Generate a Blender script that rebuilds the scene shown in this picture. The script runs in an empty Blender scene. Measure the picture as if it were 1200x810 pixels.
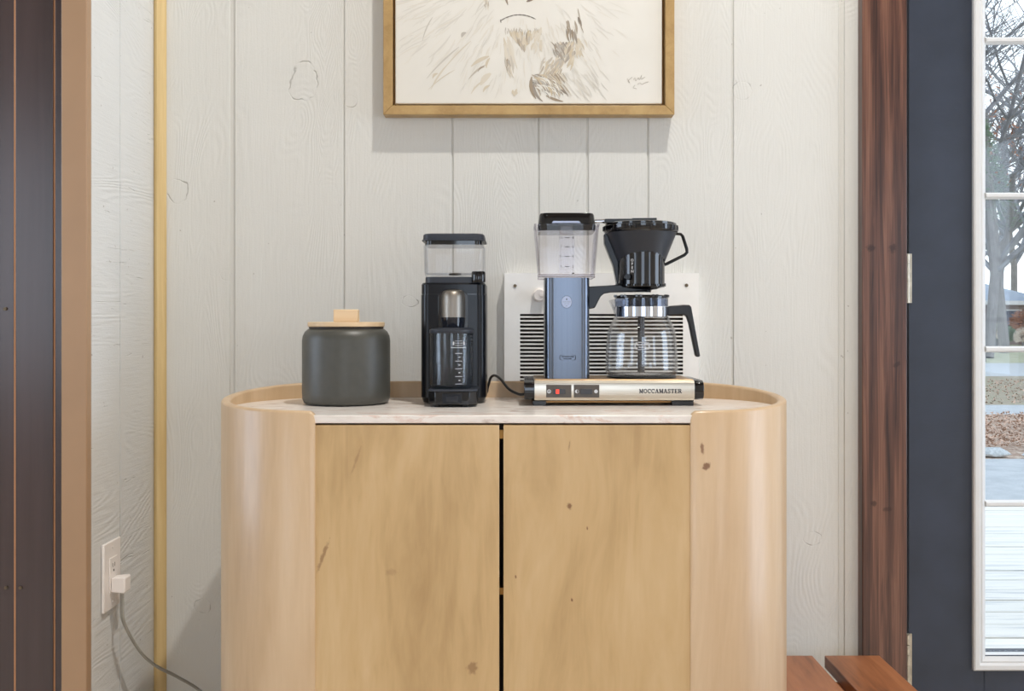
import bpy, bmesh, math, random
from mathutils import Vector, Matrix
SC = bpy.context.scene
COL = SC.collection
PI = math.pi
random.seed(7)

# ------------------------------------------------------------------ camera, sky, lights, exposure
F = 1100.0                     # focal length in pixels of the 1200 x 810 frame
EYE, CAMD = 1.02, 2.045        # eye height above the floor, distance of the camera from the back wall
cam_d = bpy.data.cameras.new('camera'); cam = bpy.data.objects.new('camera', cam_d); COL.objects.link(cam)
cam_d.sensor_width = 36.0; cam_d.lens = 36.0 * F / 1200
cam_d.shift_x = -5 / 1200; cam_d.shift_y = -25 / 1200
cam_d.clip_start = 0.02; cam_d.clip_end = 400
cam.location = (0, -CAMD, EYE); cam.rotation_euler = (PI / 2, 0, 0)
SC.camera = cam
SC.view_settings.view_transform = 'Standard'
try: SC.view_settings.look = 'None'
except Exception: pass
SC.view_settings.gamma = 1.0; SC.view_settings.use_curve_mapping = False
SC.view_settings.exposure = 0.0
SC.cycles.transparent_max_bounces = 24
SC.cycles.max_bounces = 10; SC.cycles.glossy_bounces = 6; SC.cycles.diffuse_bounces = 5
SC.cycles.sample_clamp_indirect = 6.0
SC.cycles.caustics_reflective = False; SC.cycles.caustics_refractive = False

def lin(c):
    return tuple((v / 12.92 if v <= .04045 else ((v + .055) / 1.055) ** 2.4) for v in (x / 255 for x in c))

world = bpy.data.worlds.new('overcast_sky'); SC.world = world; world.use_nodes = True
wn = world.node_tree; wn.nodes.clear()
w_out = wn.nodes.new('ShaderNodeOutputWorld'); w_bg = wn.nodes.new('ShaderNodeBackground')
w_tc = wn.nodes.new('ShaderNodeTexCoord'); w_sep = wn.nodes.new('ShaderNodeSeparateXYZ'); w_rp = wn.nodes.new('ShaderNodeValToRGB')
wn.links.new(w_tc.outputs['Generated'], w_sep.inputs[0]); wn.links.new(w_sep.outputs[2], w_rp.inputs[0])
w_rp.color_ramp.elements[0].position = 0.0; w_rp.color_ramp.elements[0].color = (0.93, 0.97, 1.0, 1)
w_rp.color_ramp.elements[1].position = 0.6; w_rp.color_ramp.elements[1].color = (0.72, 0.85, 1.0, 1)
wn.links.new(w_rp.outputs[0], w_bg.inputs[0]); w_bg.inputs[1].default_value = 1.9
wn.links.new(w_bg.outputs[0], w_out.inputs[0])

def area(name, loc, target, sx, sy, power, color):
    d = bpy.data.lights.new(name, 'AREA'); d.shape = 'RECTANGLE'; d.size = sx; d.size_y = sy; d.energy = power; d.color = color
    o = bpy.data.objects.new(name, d); COL.objects.link(o); o.location = loc
    o.rotation_euler = (Vector(target) - Vector(loc)).to_track_quat('-Z', 'Y').to_euler()
    return o
# daylight entering through the windows behind the camera and in the side wall (their frames are built below)
SKYC = (0.62, 0.78, 1.0)
area('daylight_rear', (.3, -5.44, 1.45), (.3, 0, 1.45), 1.3, 1.5, 18, SKYC)
area('daylight_right_near', (3.14, -.95, 1.18), (0, -.95, 1.18), 1.1, 2.04, 31, SKYC)
area('daylight_right_far', (3.14, -4.5, 1.45), (0, -4.5, 1.45), 1.2, 1.5, 15, SKYC)
area('daylight_west_near', (-3.14, -1.05, 1.45), (0, -1.05, 1.45), 1.1, 1.5, 24, SKYC)
area('daylight_west_far', (-3.14, -4.6, 1.45), (0, -4.6, 1.45), 1.4, 1.5, 17, SKYC)
LAMP_W, LAMP_FILL_W = 88, 7
LAMPC = (1.0, 0.965, 0.90)

# ------------------------------------------------------------------ helpers
def px(x, d): return (x - 605) * d / F
def pz(y, d): return EYE - (y - 380) * d / F
def Y(d): return d - CAMD

def obj(name, bm, mat, parent=None, sharp=35, bevel=0, seg=2):
    me = bpy.data.meshes.new(name)
    bmesh.ops.recalc_face_normals(bm, faces=bm.faces[:])
    if parent is not None:
        o0 = Vector((0, 0, 0)); p = parent
        while p: o0 += p.location; p = p.parent
        bmesh.ops.translate(bm, vec=-o0, verts=bm.verts[:])
    bm.to_mesh(me); bm.free()
    for m in (mat if isinstance(mat, (list, tuple)) else [mat]): me.materials.append(m)
    for p in me.polygons: p.use_smooth = True
    try: me.set_sharp_from_angle(angle=math.radians(sharp))
    except Exception: pass
    o = bpy.data.objects.new(name, me); COL.objects.link(o)
    if parent is not None: o.parent = parent
    if bevel:
        m = o.modifiers.new('bevel', 'BEVEL'); m.width = bevel; m.segments = seg; m.limit_method = 'ANGLE'; m.angle_limit = math.radians(40)
        m.harden_normals = False
    return o

def tag(o, label, cat, group=None, kind=None):
    o['label'] = label; o['category'] = cat
    if group: o['group'] = group
    if kind: o['kind'] = kind
    return o
def thing(name, label, cat, loc=(0, 0, 0), group=None, kind=None):
    o = bpy.data.objects.new(name, None); COL.objects.link(o); o.location = loc; o.empty_display_size = .05
    return tag(o, label, cat, group, kind)

def B(): return bmesh.new()
def box(bm, x0, x1, y0, y1, z0, z1, mi=0):
    v = [bm.verts.new((x, y, z)) for z in (z0, z1) for y in (y0, y1) for x in (x0, x1)]
    for f in ((0, 2, 3, 1), (4, 5, 7, 6), (0, 1, 5, 4), (2, 6, 7, 3), (0, 4, 6, 2), (1, 3, 7, 5)):
        bm.faces.new([v[i] for i in f]).material_index = mi
    return bm
def loft(bm, rings, cap0=True, cap1=True, closed=False, mi=0):
    R = [[bm.verts.new(p) for p in r] for r in rings]; n = len(R[0])
    for a, b in zip(R, R[1:] + ([R[0]] if closed else [])):
        for i in range(n):
            bm.faces.new((a[i], a[(i + 1) % n], b[(i + 1) % n], b[i])).material_index = mi
    if not closed:
        if cap0: bm.faces.new(R[0][::-1]).material_index = mi
        if cap1: bm.faces.new(R[-1]).material_index = mi
    return bm
def lathe(bm, prof, c=(0, 0), seg=48, cap=True, mi=0):
    """prof: (r, z) from bottom to top; open ends at r > 0 get capped when cap."""
    rings = []
    for r, z in prof:
        rr = max(r, 1e-4)
        rings.append([(c[0] + rr * math.cos(2 * PI * i / seg), c[1] + rr * math.sin(2 * PI * i / seg), z) for i in range(seg)])
    return loft(bm, rings, cap, cap, False, mi)
def tube(bm, pts, r, seg=10, cap=True, flat=1.0, mi=0):
    pts = [Vector(p) for p in pts]; n = len(pts); rings = []; up = None
    for i, p in enumerate(pts):
        t = ((pts[i + 1] if i + 1 < n else p) - (pts[i - 1] if i else p)).normalized()
        if up is None:
            up = t.orthogonal().normalized()
        else:
            up = (up - t * up.dot(t)).normalized()
        s = t.cross(up)
        ri = r[i] if isinstance(r, (list, tuple)) else r
        rings.append([p + up * (ri * math.cos(2 * PI * k / seg)) + s * (ri * flat * math.sin(2 * PI * k / seg)) for k in range(seg)])
    return loft(bm, rings, cap, cap, False, mi)
def smooth_path(pts, k=6):
    pts = [Vector(p) for p in pts]; out = []
    P = [pts[0] * 2 - pts[1]] + pts + [pts[-1] * 2 - pts[-2]]
    for i in range(1, len(P) - 2):
        for j in range(k):
            t = j / k
            a, b, c, d = P[i - 1], P[i], P[i + 1], P[i + 2]
            out.append(.5 * (2 * b + (c - a) * t + (2 * a - 5 * b + 4 * c - d) * t * t + (3 * b - a - 3 * c + d) * t ** 3))
    out.append(pts[-1]); return out
def rrect(cx, cy, w, h, r, k=6):
    out = []
    for sx, sy, a0 in ((1, 1, 0), (-1, 1, 90), (-1, -1, 180), (1, -1, 270)):
        for j in range(k + 1):
            a = math.radians(a0 + 90 * j / k)
            out.append((cx + sx * (w / 2 - r) + r * math.cos(a), cy + sy * (h / 2 - r) + r * math.sin(a)))
    return out
def rr_loft(bm, levels, k=6, cap0=True, cap1=True, mi=0):
    """levels: (z, cx, cy, w, depth, r)"""
    return loft(bm, [[(x, y, z) for x, y in rrect(cx, cy, w, h, r, k)] for z, cx, cy, w, h, r in levels], cap0, cap1, False, mi)
def prism(bm, outline, axis, lo, hi, mi=0):
    def P(a, b, t):
        return {'y': (a, t, b), 'z': (a, b, t), 'x': (t, a, b)}[axis]
    return loft(bm, [[P(a, b, t) for a, b in outline] for t in (lo, hi)], True, True, False, mi)
def disc_y(bm, cx, cz, r, y0, y1, seg=20, mi=0, rx=None):
    return prism(bm, [(cx + (rx or r) * math.cos(2 * PI * i / seg), cz + r * math.sin(2 * PI * i / seg)) for i in range(seg)], 'y', y0, y1, mi)
def text(name, s, size, loc, mat, parent, rot=(PI / 2, 0, 0), extrude=.00012, sx=1.0, bold=0.0, align='CENTER'):
    c = bpy.data.curves.new(name, 'FONT'); c.body = s; c.size = size; c.extrude = extrude; c.align_x = align; c.align_y = 'CENTER'; c.offset = bold
    c.resolution_u = 2
    c.materials.append(mat)
    tmp = bpy.data.objects.new(name, c); COL.objects.link(tmp)
    me = bpy.data.meshes.new_from_object(tmp.evaluated_get(bpy.context.evaluated_depsgraph_get())); bpy.data.objects.remove(tmp)
    me.materials.clear(); me.materials.append(mat); me.name = name
    o = bpy.data.objects.new(name, me); COL.objects.link(o); o.rotation_euler = rot; o.scale = (sx, 1, 1)
    o0 = Vector((0, 0, 0)); p = parent
    while p: o0 += p.location; p = p.parent
    o.location = Vector(loc) - o0; o.parent = parent
    return o

# ------------------------------------------------------------------ materials
class NT:
    def __init__(s, name):
        s.m = bpy.data.materials.new(name); s.m.use_nodes = True; s.t = s.m.node_tree; s.t.nodes.clear()
        s.out = s.n('ShaderNodeOutputMaterial')
    def n(s, typ, **kw):
        n = s.t.nodes.new(typ)
        for k, v in kw.items(): setattr(n, k, v)
        return n
    def l(s, a, b): s.t.links.new(a, b)
    def set(s, inp, v):
        if hasattr(v, 'is_output') or isinstance(v, bpy.types.NodeSocket): s.l(v, inp)
        else: inp.default_value = v
    def math(s, op, a, b=0.0, c=None, clamp=False):
        n = s.n('ShaderNodeMath', operation=op, use_clamp=clamp); s.set(n.inputs[0], a); s.set(n.inputs[1], b)
        if c is not None: s.set(n.inputs[2], c)
        return n.outputs[0]
    def vmath(s, op, a, b=(0, 0, 0)):
        n = s.n('ShaderNodeVectorMath', operation=op); s.set(n.inputs[0], a); s.set(n.inputs[1], b)
        return n.outputs['Value'] if op in ('LENGTH', 'DISTANCE', 'DOT_PRODUCT') else n.outputs[0]
    def coord(s, scale=(1, 1, 1), rnd=0.0):
        o = s.n('ShaderNodeTexCoord').outputs['Object']
        if rnd:
            r = s.n('ShaderNodeObjectInfo').outputs['Random']
            c = s.n('ShaderNodeCombineXYZ'); k = s.math('MULTIPLY', r, rnd)
            for i in range(3): s.l(k, c.inputs[i])
            o = s.vmath('ADD', o, c.outputs[0])
        return s.vmath('MULTIPLY', o, scale) if scale != (1, 1, 1) else o
    def noise(s, vec, scale=1.0, detail=4.0, rough=.55, dist=0.0):
        n = s.n('ShaderNodeTexNoise'); s.l(vec, n.inputs['Vector']); n.inputs['Scale'].default_value = scale
        n.inputs['Detail'].default_value = detail; n.inputs['Roughness'].default_value = rough; n.inputs['Distortion'].default_value = dist
        return n.outputs[0]
    def ramp(s, f, stops):
        n = s.n('ShaderNodeValToRGB'); s.l(f, n.inputs[0]); e = n.color_ramp.elements
        while len(e) < len(stops): e.new(.5)
        for el, (p, c) in zip(e, stops): el.position = p; el.color = (*c, 1)
        return n.outputs[0]
    def maprange(s, v, a, b, c=0.0, d=1.0):
        n = s.n('ShaderNodeMapRange', interpolation_type='SMOOTHSTEP'); s.set(n.inputs[0], v)
        for i, x in enumerate((a, b, c, d)): n.inputs[i + 1].default_value = x
        return n.outputs[0]
    def mix(s, f, a, b, typ='MIX'):
        n = s.n('ShaderNodeMix', data_type='RGBA', blend_type=typ); s.set(n.inputs[0], f)
        for i, v in ((6, a), (7, b)): s.set(n.inputs[i], v if not isinstance(v, tuple) or len(v) == 4 else (*v, 1))
        return n.outputs[2]
    def bump(s, h, strength=.3, dist=.001, normal=None):
        n = s.n('ShaderNodeBump'); s.l(h, n.inputs['Height']); n.inputs['Strength'].default_value = strength; n.inputs['Distance'].default_value = dist
        if normal is not None: s.l(normal, n.inputs['Normal'])
        return n.outputs[0]
    def pbsdf(s, color, rough=.5, metal=0.0, normal=None, spec=.5, coat=0.0, coat_rough=.1, aniso=0.0, emit=None, es=0.0):
        p = s.n('ShaderNodeBsdfPrincipled')
        s.set(p.inputs['Base Color'], (*color, 1) if isinstance(color, tuple) and len(color) == 3 else color)
        s.set(p.inputs['Roughness'], rough); s.set(p.inputs['Metallic'], metal); p.inputs['Specular IOR Level'].default_value = spec
        p.inputs['Coat Weight'].default_value = coat; p.inputs['Coat Roughness'].default_value = coat_rough
        p.inputs['Anisotropic'].default_value = aniso
        if emit: p.inputs['Emission Color'].default_value = (*emit, 1); p.inputs['Emission Strength'].default_value = es
        if normal is not None: s.l(normal, p.inputs['Normal'])
        s.l(p.outputs[0], s.out.inputs[0]); return p

def plain(name, rgb, rough=.5, metal=0.0, spec=.5, coat=0.0, coat_rough=.08, fine=0.0, var=.06, scale=30, emit=None, es=0.0):
    t = NT(name); c = t.coord()
    nz = t.noise(c, scale, 4)
    base = lin(rgb)
    col = t.ramp(nz, [(.3, tuple(v * (1 - var) for v in base)), (.7, tuple(min(1, v * (1 + var)) for v in base))])
    nor = t.bump(t.noise(c, 900, 2), fine, .0004) if fine else None
    t.pbsdf(col, rough, metal, nor, spec, coat, coat_rough, emit=emit, es=es)
    return t.m

def knots_height(t, co, knots, wob=.010):
    """raised / cracked outline rings of knots: (x, y, z, rx, rz)"""
    tot = None
    wn_ = t.noise(co, 26, 2)
    wn_ = t.math('MULTIPLY', t.math('SUBTRACT', wn_, .5), 1.3)
    for (x, z, rx, rz) in knots:
        v = t.vmath('SUBTRACT', co, (x, 0, z)); v = t.vmath('MULTIPLY', v, (1 / rx, 0, 1 / rz))
        d = t.math('ADD', t.vmath('LENGTH', v), wn_)
        ring = t.maprange(t.math('ABSOLUTE', t.math('SUBTRACT', d, 1.0)), 0.0, 0.10, 1.0, 0.0)
        tot = ring if tot is None else t.math('MAXIMUM', tot, ring)
    return tot

def wall_paint(name, rgb, vertical=True, knots=()):
    t = NT(name); co = t.coord()
    if vertical:
        a = t.vmath('MULTIPLY', co, (2.6, 1, .85)); fine = t.vmath('MULTIPLY', co, (170, 20, 9))
    else:
        a = t.vmath('MULTIPLY', co, (1, .7, 3.0)); fine = t.vmath('MULTIPLY', co, (10, 9, 150))
    swirl = t.noise(a, 1.5, 2.5, .5, .6)
    rings = t.math('SINE', t.math('MULTIPLY', swirl, 420.0 if vertical else 200.0))
    fn = t.noise(fine, 1.0, 4, .65, .5)
    patch = t.noise(co, 6, 3)
    rings = t.math('MULTIPLY', rings, t.maprange(patch, .38, .62))
    h = t.math('ADD', t.math('MULTIPLY', rings, .22), t.math('MULTIPLY', fn, .9))
    h = t.math('ADD', h, t.math('MULTIPLY', t.noise(co, 240, 3), .35))
    col = t.ramp(t.noise(co, 5, 4), [(.3, tuple(v * .965 for v in lin(rgb))), (.7, lin(rgb))])
    if not vertical:
        cr = t.noise(t.vmath('MULTIPLY', co, (2, 5, 62)), 1.0, 3, .6, 1.2)
        crk = t.maprange(cr, .66, .74)
        h = t.math('SUBTRACT', h, t.math('MULTIPLY', crk, 1.6))
    if knots:
        k = knots_height(t, co, knots)
        brk = t.maprange(t.noise(co, 34, 1), .46, .58)
        h = t.math('SUBTRACT', h, t.math('MULTIPLY', t.math('MULTIPLY', k, t.math('ADD', t.math('MULTIPLY', brk, .8), .2)), 2.0))
        col = t.mix(t.math('MULTIPLY', t.math('MULTIPLY', k, brk), .38), col, lin((120, 112, 104)))
    spk = t.maprange(t.noise(co, 95, 1), .775, .80)
    col = t.mix(t.math('MULTIPLY', spk, .45), col, lin((120, 105, 90)))
    t.pbsdf(col, .42, 0, t.bump(h, .6 if vertical else .6, .0012 if vertical else .002), .45)
    return t.m

def wood(name, lo, mid, hi, rough=.38, grain=(26, 26, 2.2), fig=(5, 5, .8), spec=.5, coat=0.0, bump=.06, rnd=10.0, marks=(), mark_col=(110, 66, 36), contrast=1.0):
    t = NT(name); raw = t.coord(); co = t.coord(rnd=rnd) if rnd else raw
    f1 = t.noise(t.vmath('MULTIPLY', co, fig), 1.0, 4, .55, 1.6)
    warp = t.n('ShaderNodeVectorMath', operation='ADD'); t.l(co, warp.inputs[0])
    nz = t.n('ShaderNodeTexNoise'); t.l(t.vmath('MULTIPLY', co, fig), nz.inputs['Vector']); nz.inputs['Scale'].default_value = 1.3; nz.inputs['Detail'].default_value = 2
    t.l(t.vmath('MULTIPLY', nz.outputs['Color'], (.10, .10, .10)), warp.inputs[1])
    f2 = t.noise(t.vmath('MULTIPLY', warp.outputs[0], grain), 1.0, 5, .6, .4)
    f3 = t.noise(t.vmath('MULTIPLY', warp.outputs[0], tuple(g * 5 for g in grain)), 1.0, 2, .5)
    f = t.math('ADD', t.math('MULTIPLY', f1, .55), t.math('ADD', t.math('MULTIPLY', f2, .33), t.math('MULTIPLY', f3, .12)))
    w = .17 / contrast
    col = t.ramp(f, [(.5 - w, lin(lo)), (.5, lin(mid)), (.5 + w, lin(hi))])
    for (x, z, rx, rz, ang, s) in marks:
        v = t.vmath('SUBTRACT', raw, (x, 0, z))
        n = t.n('ShaderNodeVectorRotate', rotation_type='Y_AXIS'); t.l(v, n.inputs['Vector']); n.inputs['Angle'].default_value = math.radians(ang)
        d = t.vmath('LENGTH', t.vmath('MULTIPLY', n.outputs[0], (1 / rx, 0, 1 / rz)))
        d = t.math('ADD', d, t.math('MULTIPLY', t.math('SUBTRACT', t.noise(raw, 160, 3), .5), 1.3))
        col = t.mix(t.math('MULTIPLY', t.maprange(d, .35, 1.0, 1.0, 0.0), s), col, lin(mark_col))
    t.pbsdf(col, rough, 0, t.bump(f2, bump, .0006), spec, coat, .16)
    return t.m

def clear(name, tint=(1, 1, 1), edge=(.75, .77, .8), rough=.03, refl=1.0, ior=1.45):
    """clear thin-walled glass or plastic: mostly transparent, reflecting by Fresnel, edges slightly darker"""
    t = NT(name)
    lw = t.n('ShaderNodeLayerWeight'); lw.inputs['Blend'].default_value = .35
    col = t.ramp(lw.outputs['Facing'], [(.45, tint), (.98, edge)])
    tr = t.n('ShaderNodeBsdfTransparent'); t.l(col, tr.inputs[0])
    gl = t.n('ShaderNodeBsdfGlossy'); gl.inputs['Roughness'].default_value = rough
    l2 = t.n('ShaderNodeLayerWeight'); l2.inputs['Blend'].default_value = .5
    r0 = ((ior - 1) / (ior + 1)) ** 2
    fr = t.math('ADD', t.math('MULTIPLY', t.math('POWER', l2.outputs['Facing'], 5.0), .75), r0)
    mx = t.n('ShaderNodeMixShader'); t.l(t.math('MULTIPLY', fr, refl, clamp=True), mx.inputs[0])
    t.l(tr.outputs[0], mx.inputs[1]); t.l(gl.outputs[0], mx.inputs[2]); t.l(mx.outputs[0], t.out.inputs[0])
    return t.m

def brushed(name, rgb, rough=.3, scale=(2, 2, 700), bump=.05, var=.08, metal=1.0):
    t = NT(name); co = t.coord(scale)
    n = t.noise(co, 1.0, 3)
    b = lin(rgb)
    col = t.ramp(n, [(.3, tuple(v * (1 - var) for v in b)), (.7, tuple(min(1, v * (1 + var)) for v in b))])
    t.pbsdf(col, rough, metal, t.bump(n, bump, .0003))
    return t.m

KN = [(px(355, 2.045), pz(95, 2.045), .028, .040), (px(411, 2.045), pz(119, 2.045), .014, .012), (px(207, 2.045), pz(225, 2.045), .022, .024),
      (px(871, 2.045), pz(106, 2.045), .021, .018), (px(951, 2.045), pz(631, 2.045), .020, .016), (px(237, 2.045), pz(711, 2.045), .018, .015),
      (px(481, 2.045), pz(354, 2.045), .018, .013), (px(265, 2.045), pz(323, 2.045), .012, .012)]
M = {}
M['wall'] = wall_paint('painted_board_wall', (216, 215, 210), True, KN)
M['wall_side'] = wall_paint('painted_sawn_board', (216, 217, 216), False)
M['plaster'] = plain('painted_plaster', (222, 216, 208), .7, var=.03, scale=3, fine=.1)
M['ceil'] = plain('ceiling_paint', (150, 134, 118), .8, var=.02, scale=3)
M['floor'] = wood('floor_oak', (202, 184, 160), (218, 200, 178), (228, 214, 194), .4, (3, 40, 40), (.6, 6, 6), rnd=10)
M['maple'] = wood('mango_wood_door', (174, 142, 97), (203, 171, 124), (216, 187, 144), .36, (22, 22, 2.6), (5.5, 5.5, 1.7), spec=.5, bump=.04, rnd=0, contrast=.95,
    marks=[(px(394, 1.567), pz(653, 1.567), .0045, .035, -20, .55), (px(433, 1.567), pz(540, 1.567), .003, .035, -20, .25), (px(474, 1.567), pz(671, 1.567), .014, .008, 0, .2),
           (px(569, 1.567), pz(783, 1.567), .011, .014, -15, .5), (px(683, 1.567), pz(593, 1.567), .005, .008, 20, .8), (px(704, 1.567), pz(619, 1.567), .002, .004, 0, .8),
           (px(620, 1.567), pz(676, 1.567), .0022, .004, 0, .8), (px(686, 1.567), pz(703, 1.567), .0025, .005, 10, .9), (px(683, 1.567), pz(522, 1.567), .002, .012, -8, .4)])
M['maple_shell'] = wood('mango_wood_shell', (176, 144, 110), (198, 168, 132), (214, 187, 154), .38, (22, 22, 2.0), (5, 5, 1.0), spec=.5, coat=.25, bump=.03, rnd=0, contrast=.8,
    marks=[(px(838, 1.57), pz(525, 1.57), .004, .013, 5, .75), (px(843, 1.57), pz(546, 1.57), .008, .009, -30, .85)])
M['inner'] = plain('cabinet_inside', (60, 42, 28), .7)
M['brass'] = plain('brass_catch', (176, 130, 70), .35, .8)
M['pine'] = wood('raw_pine', (192, 162, 108), (210, 182, 128), (222, 198, 148), .55, (60, 60, 2), (12, 12, .7), bump=.08)
M['frame'] = wood('gilded_oak_frame', (156, 124, 76), (178, 146, 96), (192, 162, 110), .38, (40, 40, 40), (8, 8, 8), spec=.5)
M['frame_in'] = plain('frame_inner_gold', (150, 110, 58), .35, .4)
M['dark_gap'] = plain('dark_backing', (40, 32, 24), .8)
M['casing'] = wood('dark_stained_pine', (42, 25, 22), (84, 53, 43), (124, 86, 69), .33, (100, 100, 1.4), (26, 26, .6), spec=.5, coat=.3, bump=.25, rnd=0, contrast=1.5, mark_col=(44, 20, 14),
    marks=[(px(1021, 2.02), pz(291, 2.02), .013, .010, 0, .8), (px(1046, 2.02), pz(291, 2.02), .011, .013, 0, .8), (px(1051, 2.02), pz(427, 2.02), .012, .007, 25, .7),
           (px(1024, 2.02), pz(590, 2.02), .008, .008, 0, .7), (px(1040, 2.02), pz(597, 2.02), .014, .007, 0, .55)])
M['bench'] = wood('stained_cedar', (84, 48, 28), (142, 88, 54), (168, 110, 72), .4, (40, 3, 40), (8, 1.2, 8), spec=.4, coat=.15, bump=.12, rnd=9, contrast=1.1)
M['copper'] = plain('brown_painted_post', (168, 136, 106), .40, 0, .5, var=.05, scale=6, fine=.05)
def purple():
    t = NT('dark_plum_plank'); co = t.coord()
    n = t.noise(t.vmath('MULTIPLY', co, (40, 40, 2)), 1, 4)
    col = t.ramp(n, [(.3, lin((56, 41, 41))), (.7, lin((66, 50, 50)))])
    t.pbsdf(col, .26, 0, t.bump(n, .10, .0008), .8); return t.m
M['plum'] = purple()
M['gapwood'] = plain('bare_wood_gap', (176, 126, 88), .6)
M['door'] = None
def doorpaint():
    t = NT('charcoal_door_paint'); co = t.coord()
    n = t.noise(t.vmath('MULTIPLY', co, (30, 30, 120)), 1, 4, .6)
    col = t.ramp(t.noise(co, 9, 3), [(.3, lin((40, 47, 60))), (.7, lin((49, 56, 71)))])
    t.pbsdf(col, .42, 0, t.bump(n, .25, .001), .5); return t.m
M['door'] = doorpaint()
M['white'] = plain('white_gloss_trim', (214, 214, 214), .35, var=.03, scale=14)
M['white_plastic'] = plain('white_plastic', (236, 230, 226), .35, var=.02)
M['heater'] = plain('heater_enamel', (246, 244, 240), .4, var=.02)
M['slot'] = plain('heater_dark_inside', (46, 38, 32), .8)
M['steel'] = plain('hinge_steel', (190, 182, 166), .35, .9, var=.2, scale=60)
M['screw'] = plain('screw_bronze', (110, 96, 78), .4, .8)
M['cord'] = plain('grey_flat_cord', (158, 156, 148), .5)
M['black_cord'] = plain('black_cord', (24, 22, 22), .4)
def marble():
    t = NT('pink_veined_marble'); co = t.coord()
    n1 = t.noise(t.vmath('MULTIPLY', co, (5, 14, 14)), 1, 6, .62, 1.8)
    n2 = t.noise(t.vmath('MULTIPLY', co, (16, 34, 60)), 1, 5, .6, 1.0)
    f = t.math('ADD', t.math('MULTIPLY', n1, .6), t.math('MULTIPLY', n2, .4))
    col = t.ramp(f, [(.34, lin((186, 164, 152))), (.43, lin((230, 222, 215))), (.54, lin((240, 234, 228))), (.61, lin((222, 198, 186))), (.66, lin((236, 228, 220)))])
    t.pbsdf(col, .22, 0, None, .5); return t.m
M['marble'] = marble()
M['stoneware'] = plain('dark_stoneware', (70, 69, 63), .42, 0, .55, var=.08, scale=60, fine=.05)
M['lidwood'] = wood('pale_beech', (206, 176, 138), (222, 194, 156), (232, 208, 174), .5, (2, 30, 30), (.8, 8, 8), bump=.05)
M['gap_shade'] = plain('dark_gap_shade_and_hub', (46, 34, 24), .6)  # dark brown painted as shadow under the canister lid; also colours the hopper hub
M['black_satin'] = plain('black_satin_plastic', (17, 19, 25), .24, 0, .30, var=.05, fine=.05)
M['black_gloss'] = plain('black_gloss_plastic', (14, 14, 17), .08, 0, .6)
M['black_mat'] = plain('black_mat_plastic', (40, 44, 53), .40, 0, .5, fine=.04)
M['black'] = plain('black_plastic', (18, 18, 20), .30)
M['bronze'] = brushed('brushed_bronze_chute', (150, 143, 134), .44, (2, 2, 2), 0, .04)
M['navy_gloss'] = plain('glossy_dark_outlet', (22, 26, 36), .12, 0, .6)
M['hopper'] = clear('clear_hopper_plastic', (.98, .98, .985), (.76, .78, .82), .03, .45)
M['tank'] = clear('clear_tank_plastic', (.965, .96, .97), (.62, .60, .66), .03, .45)
M['glass'] = clear('clear_carafe_glass', (.985, .987, .99), (.60, .62, .64), .015, 1.3, 1.5)
M['cupglass'] = clear('clear_cup_plastic', (.96, .97, .98), (.70, .72, .74), .02, .6, 1.5)
M['smoke'] = clear('smoked_carafe_lid', (.50, .55, .66), (.2, .24, .32), .06, 1.3)
M['pane'] = clear('window_pane_glass', (.97, .985, .99), (.9, .93, .94), .0, .8, 1.45)
M['silver'] = brushed('satin_blue_silver', (103, 109, 120), .26, (600, 600, 2), .03, .05)
M['nickel'] = brushed('brushed_champagne_front', (208, 200, 186), .32, (2, 2, 900), .04, .06)
M['topplate'] = brushed('brushed_bronze_top', (176, 146, 110), .36, (2, 500, 2), .03, .08)
M['chrome'] = plain('polished_steel_band', (200, 204, 212), .10, 1.0, var=.02)
M['gold_under'] = plain('warm_base_underside', (150, 108, 56), .35, .5)
M['switchplate'] = plain('switch_plate', (84, 76, 68), .35, .3)
M['rocker'] = plain('rocker_switch', (52, 50, 52), .3)
M['red'] = plain('red_switch_light', (226, 62, 44), .3, emit=(1, .08, .04), es=.5)
M['mark_white'] = plain('white_print', (206, 208, 212), .5)
M['mark_dark'] = plain('dark_print', (30, 32, 40), .5)
M['mark_grey'] = plain('grey_print', (112, 110, 112), .5)
M['mark_pale'] = plain('pale_pencil', (176, 170, 160), .7)
M['badge'] = plain('pale_badge', (170, 180, 204), .4, .4)
M['clip'] = clear('frosted_clip', (.82, .79, .78), (.6, .57, .56), .2, 1.0)
M['strip'] = clear('frosted_strip', (.90, .89, .92), (.8, .8, .85), .15, .8)
M['canvas'] = None
def canvas_mat():
    t = NT('gallery_canvas'); co = t.coord()
    col = t.ramp(t.noise(co, 5, 4), [(.3, lin((220, 217, 209))), (.7, lin((227, 224, 217)))])
    w = t.math('ADD', t.math('SINE', t.math('MULTIPLY', t.vmath('DOT_PRODUCT', co, (1, 0, 0)), 3500)), t.math('SINE', t.math('MULTIPLY', t.vmath('DOT_PRODUCT', co, (0, 0, 1)), 3500)))
    t.pbsdf(col, .75, 0, t.bump(w, .08, .0003), .3); return t.m
M['canvas'] = canvas_mat()
def ink_mat():
    t = NT('sepia_wash'); a = t.n('ShaderNodeVertexColor'); a.layer_name = 'ink'
    t.pbsdf(a.outputs[0], .7, 0, None, .2); return t.m
M['ink'] = ink_mat()
# ------------------------------------------------------------------ the room shell
def struct(name, bm, mat, label, cat, **kw):
    o = obj(name, bm, mat, None, **kw); return tag(o, label, cat, kind='structure')
ROOM_L, ROOM_R, ROOM_B, CEIL = -3.2, 3.2, -5.5, 4.2
struct('floor', box(B(), ROOM_L - .1, ROOM_R + .1, ROOM_B - .1, .12, -.06, 0), M['floor'], 'brown oak floor of the room under the sideboard', 'floor')
struct('ceiling', box(B(), ROOM_L - .1, ROOM_R + .1, ROOM_B - .1, .12, CEIL, CEIL + .08), M['ceil'], 'pale painted ceiling over the whole room', 'ceiling')

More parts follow.
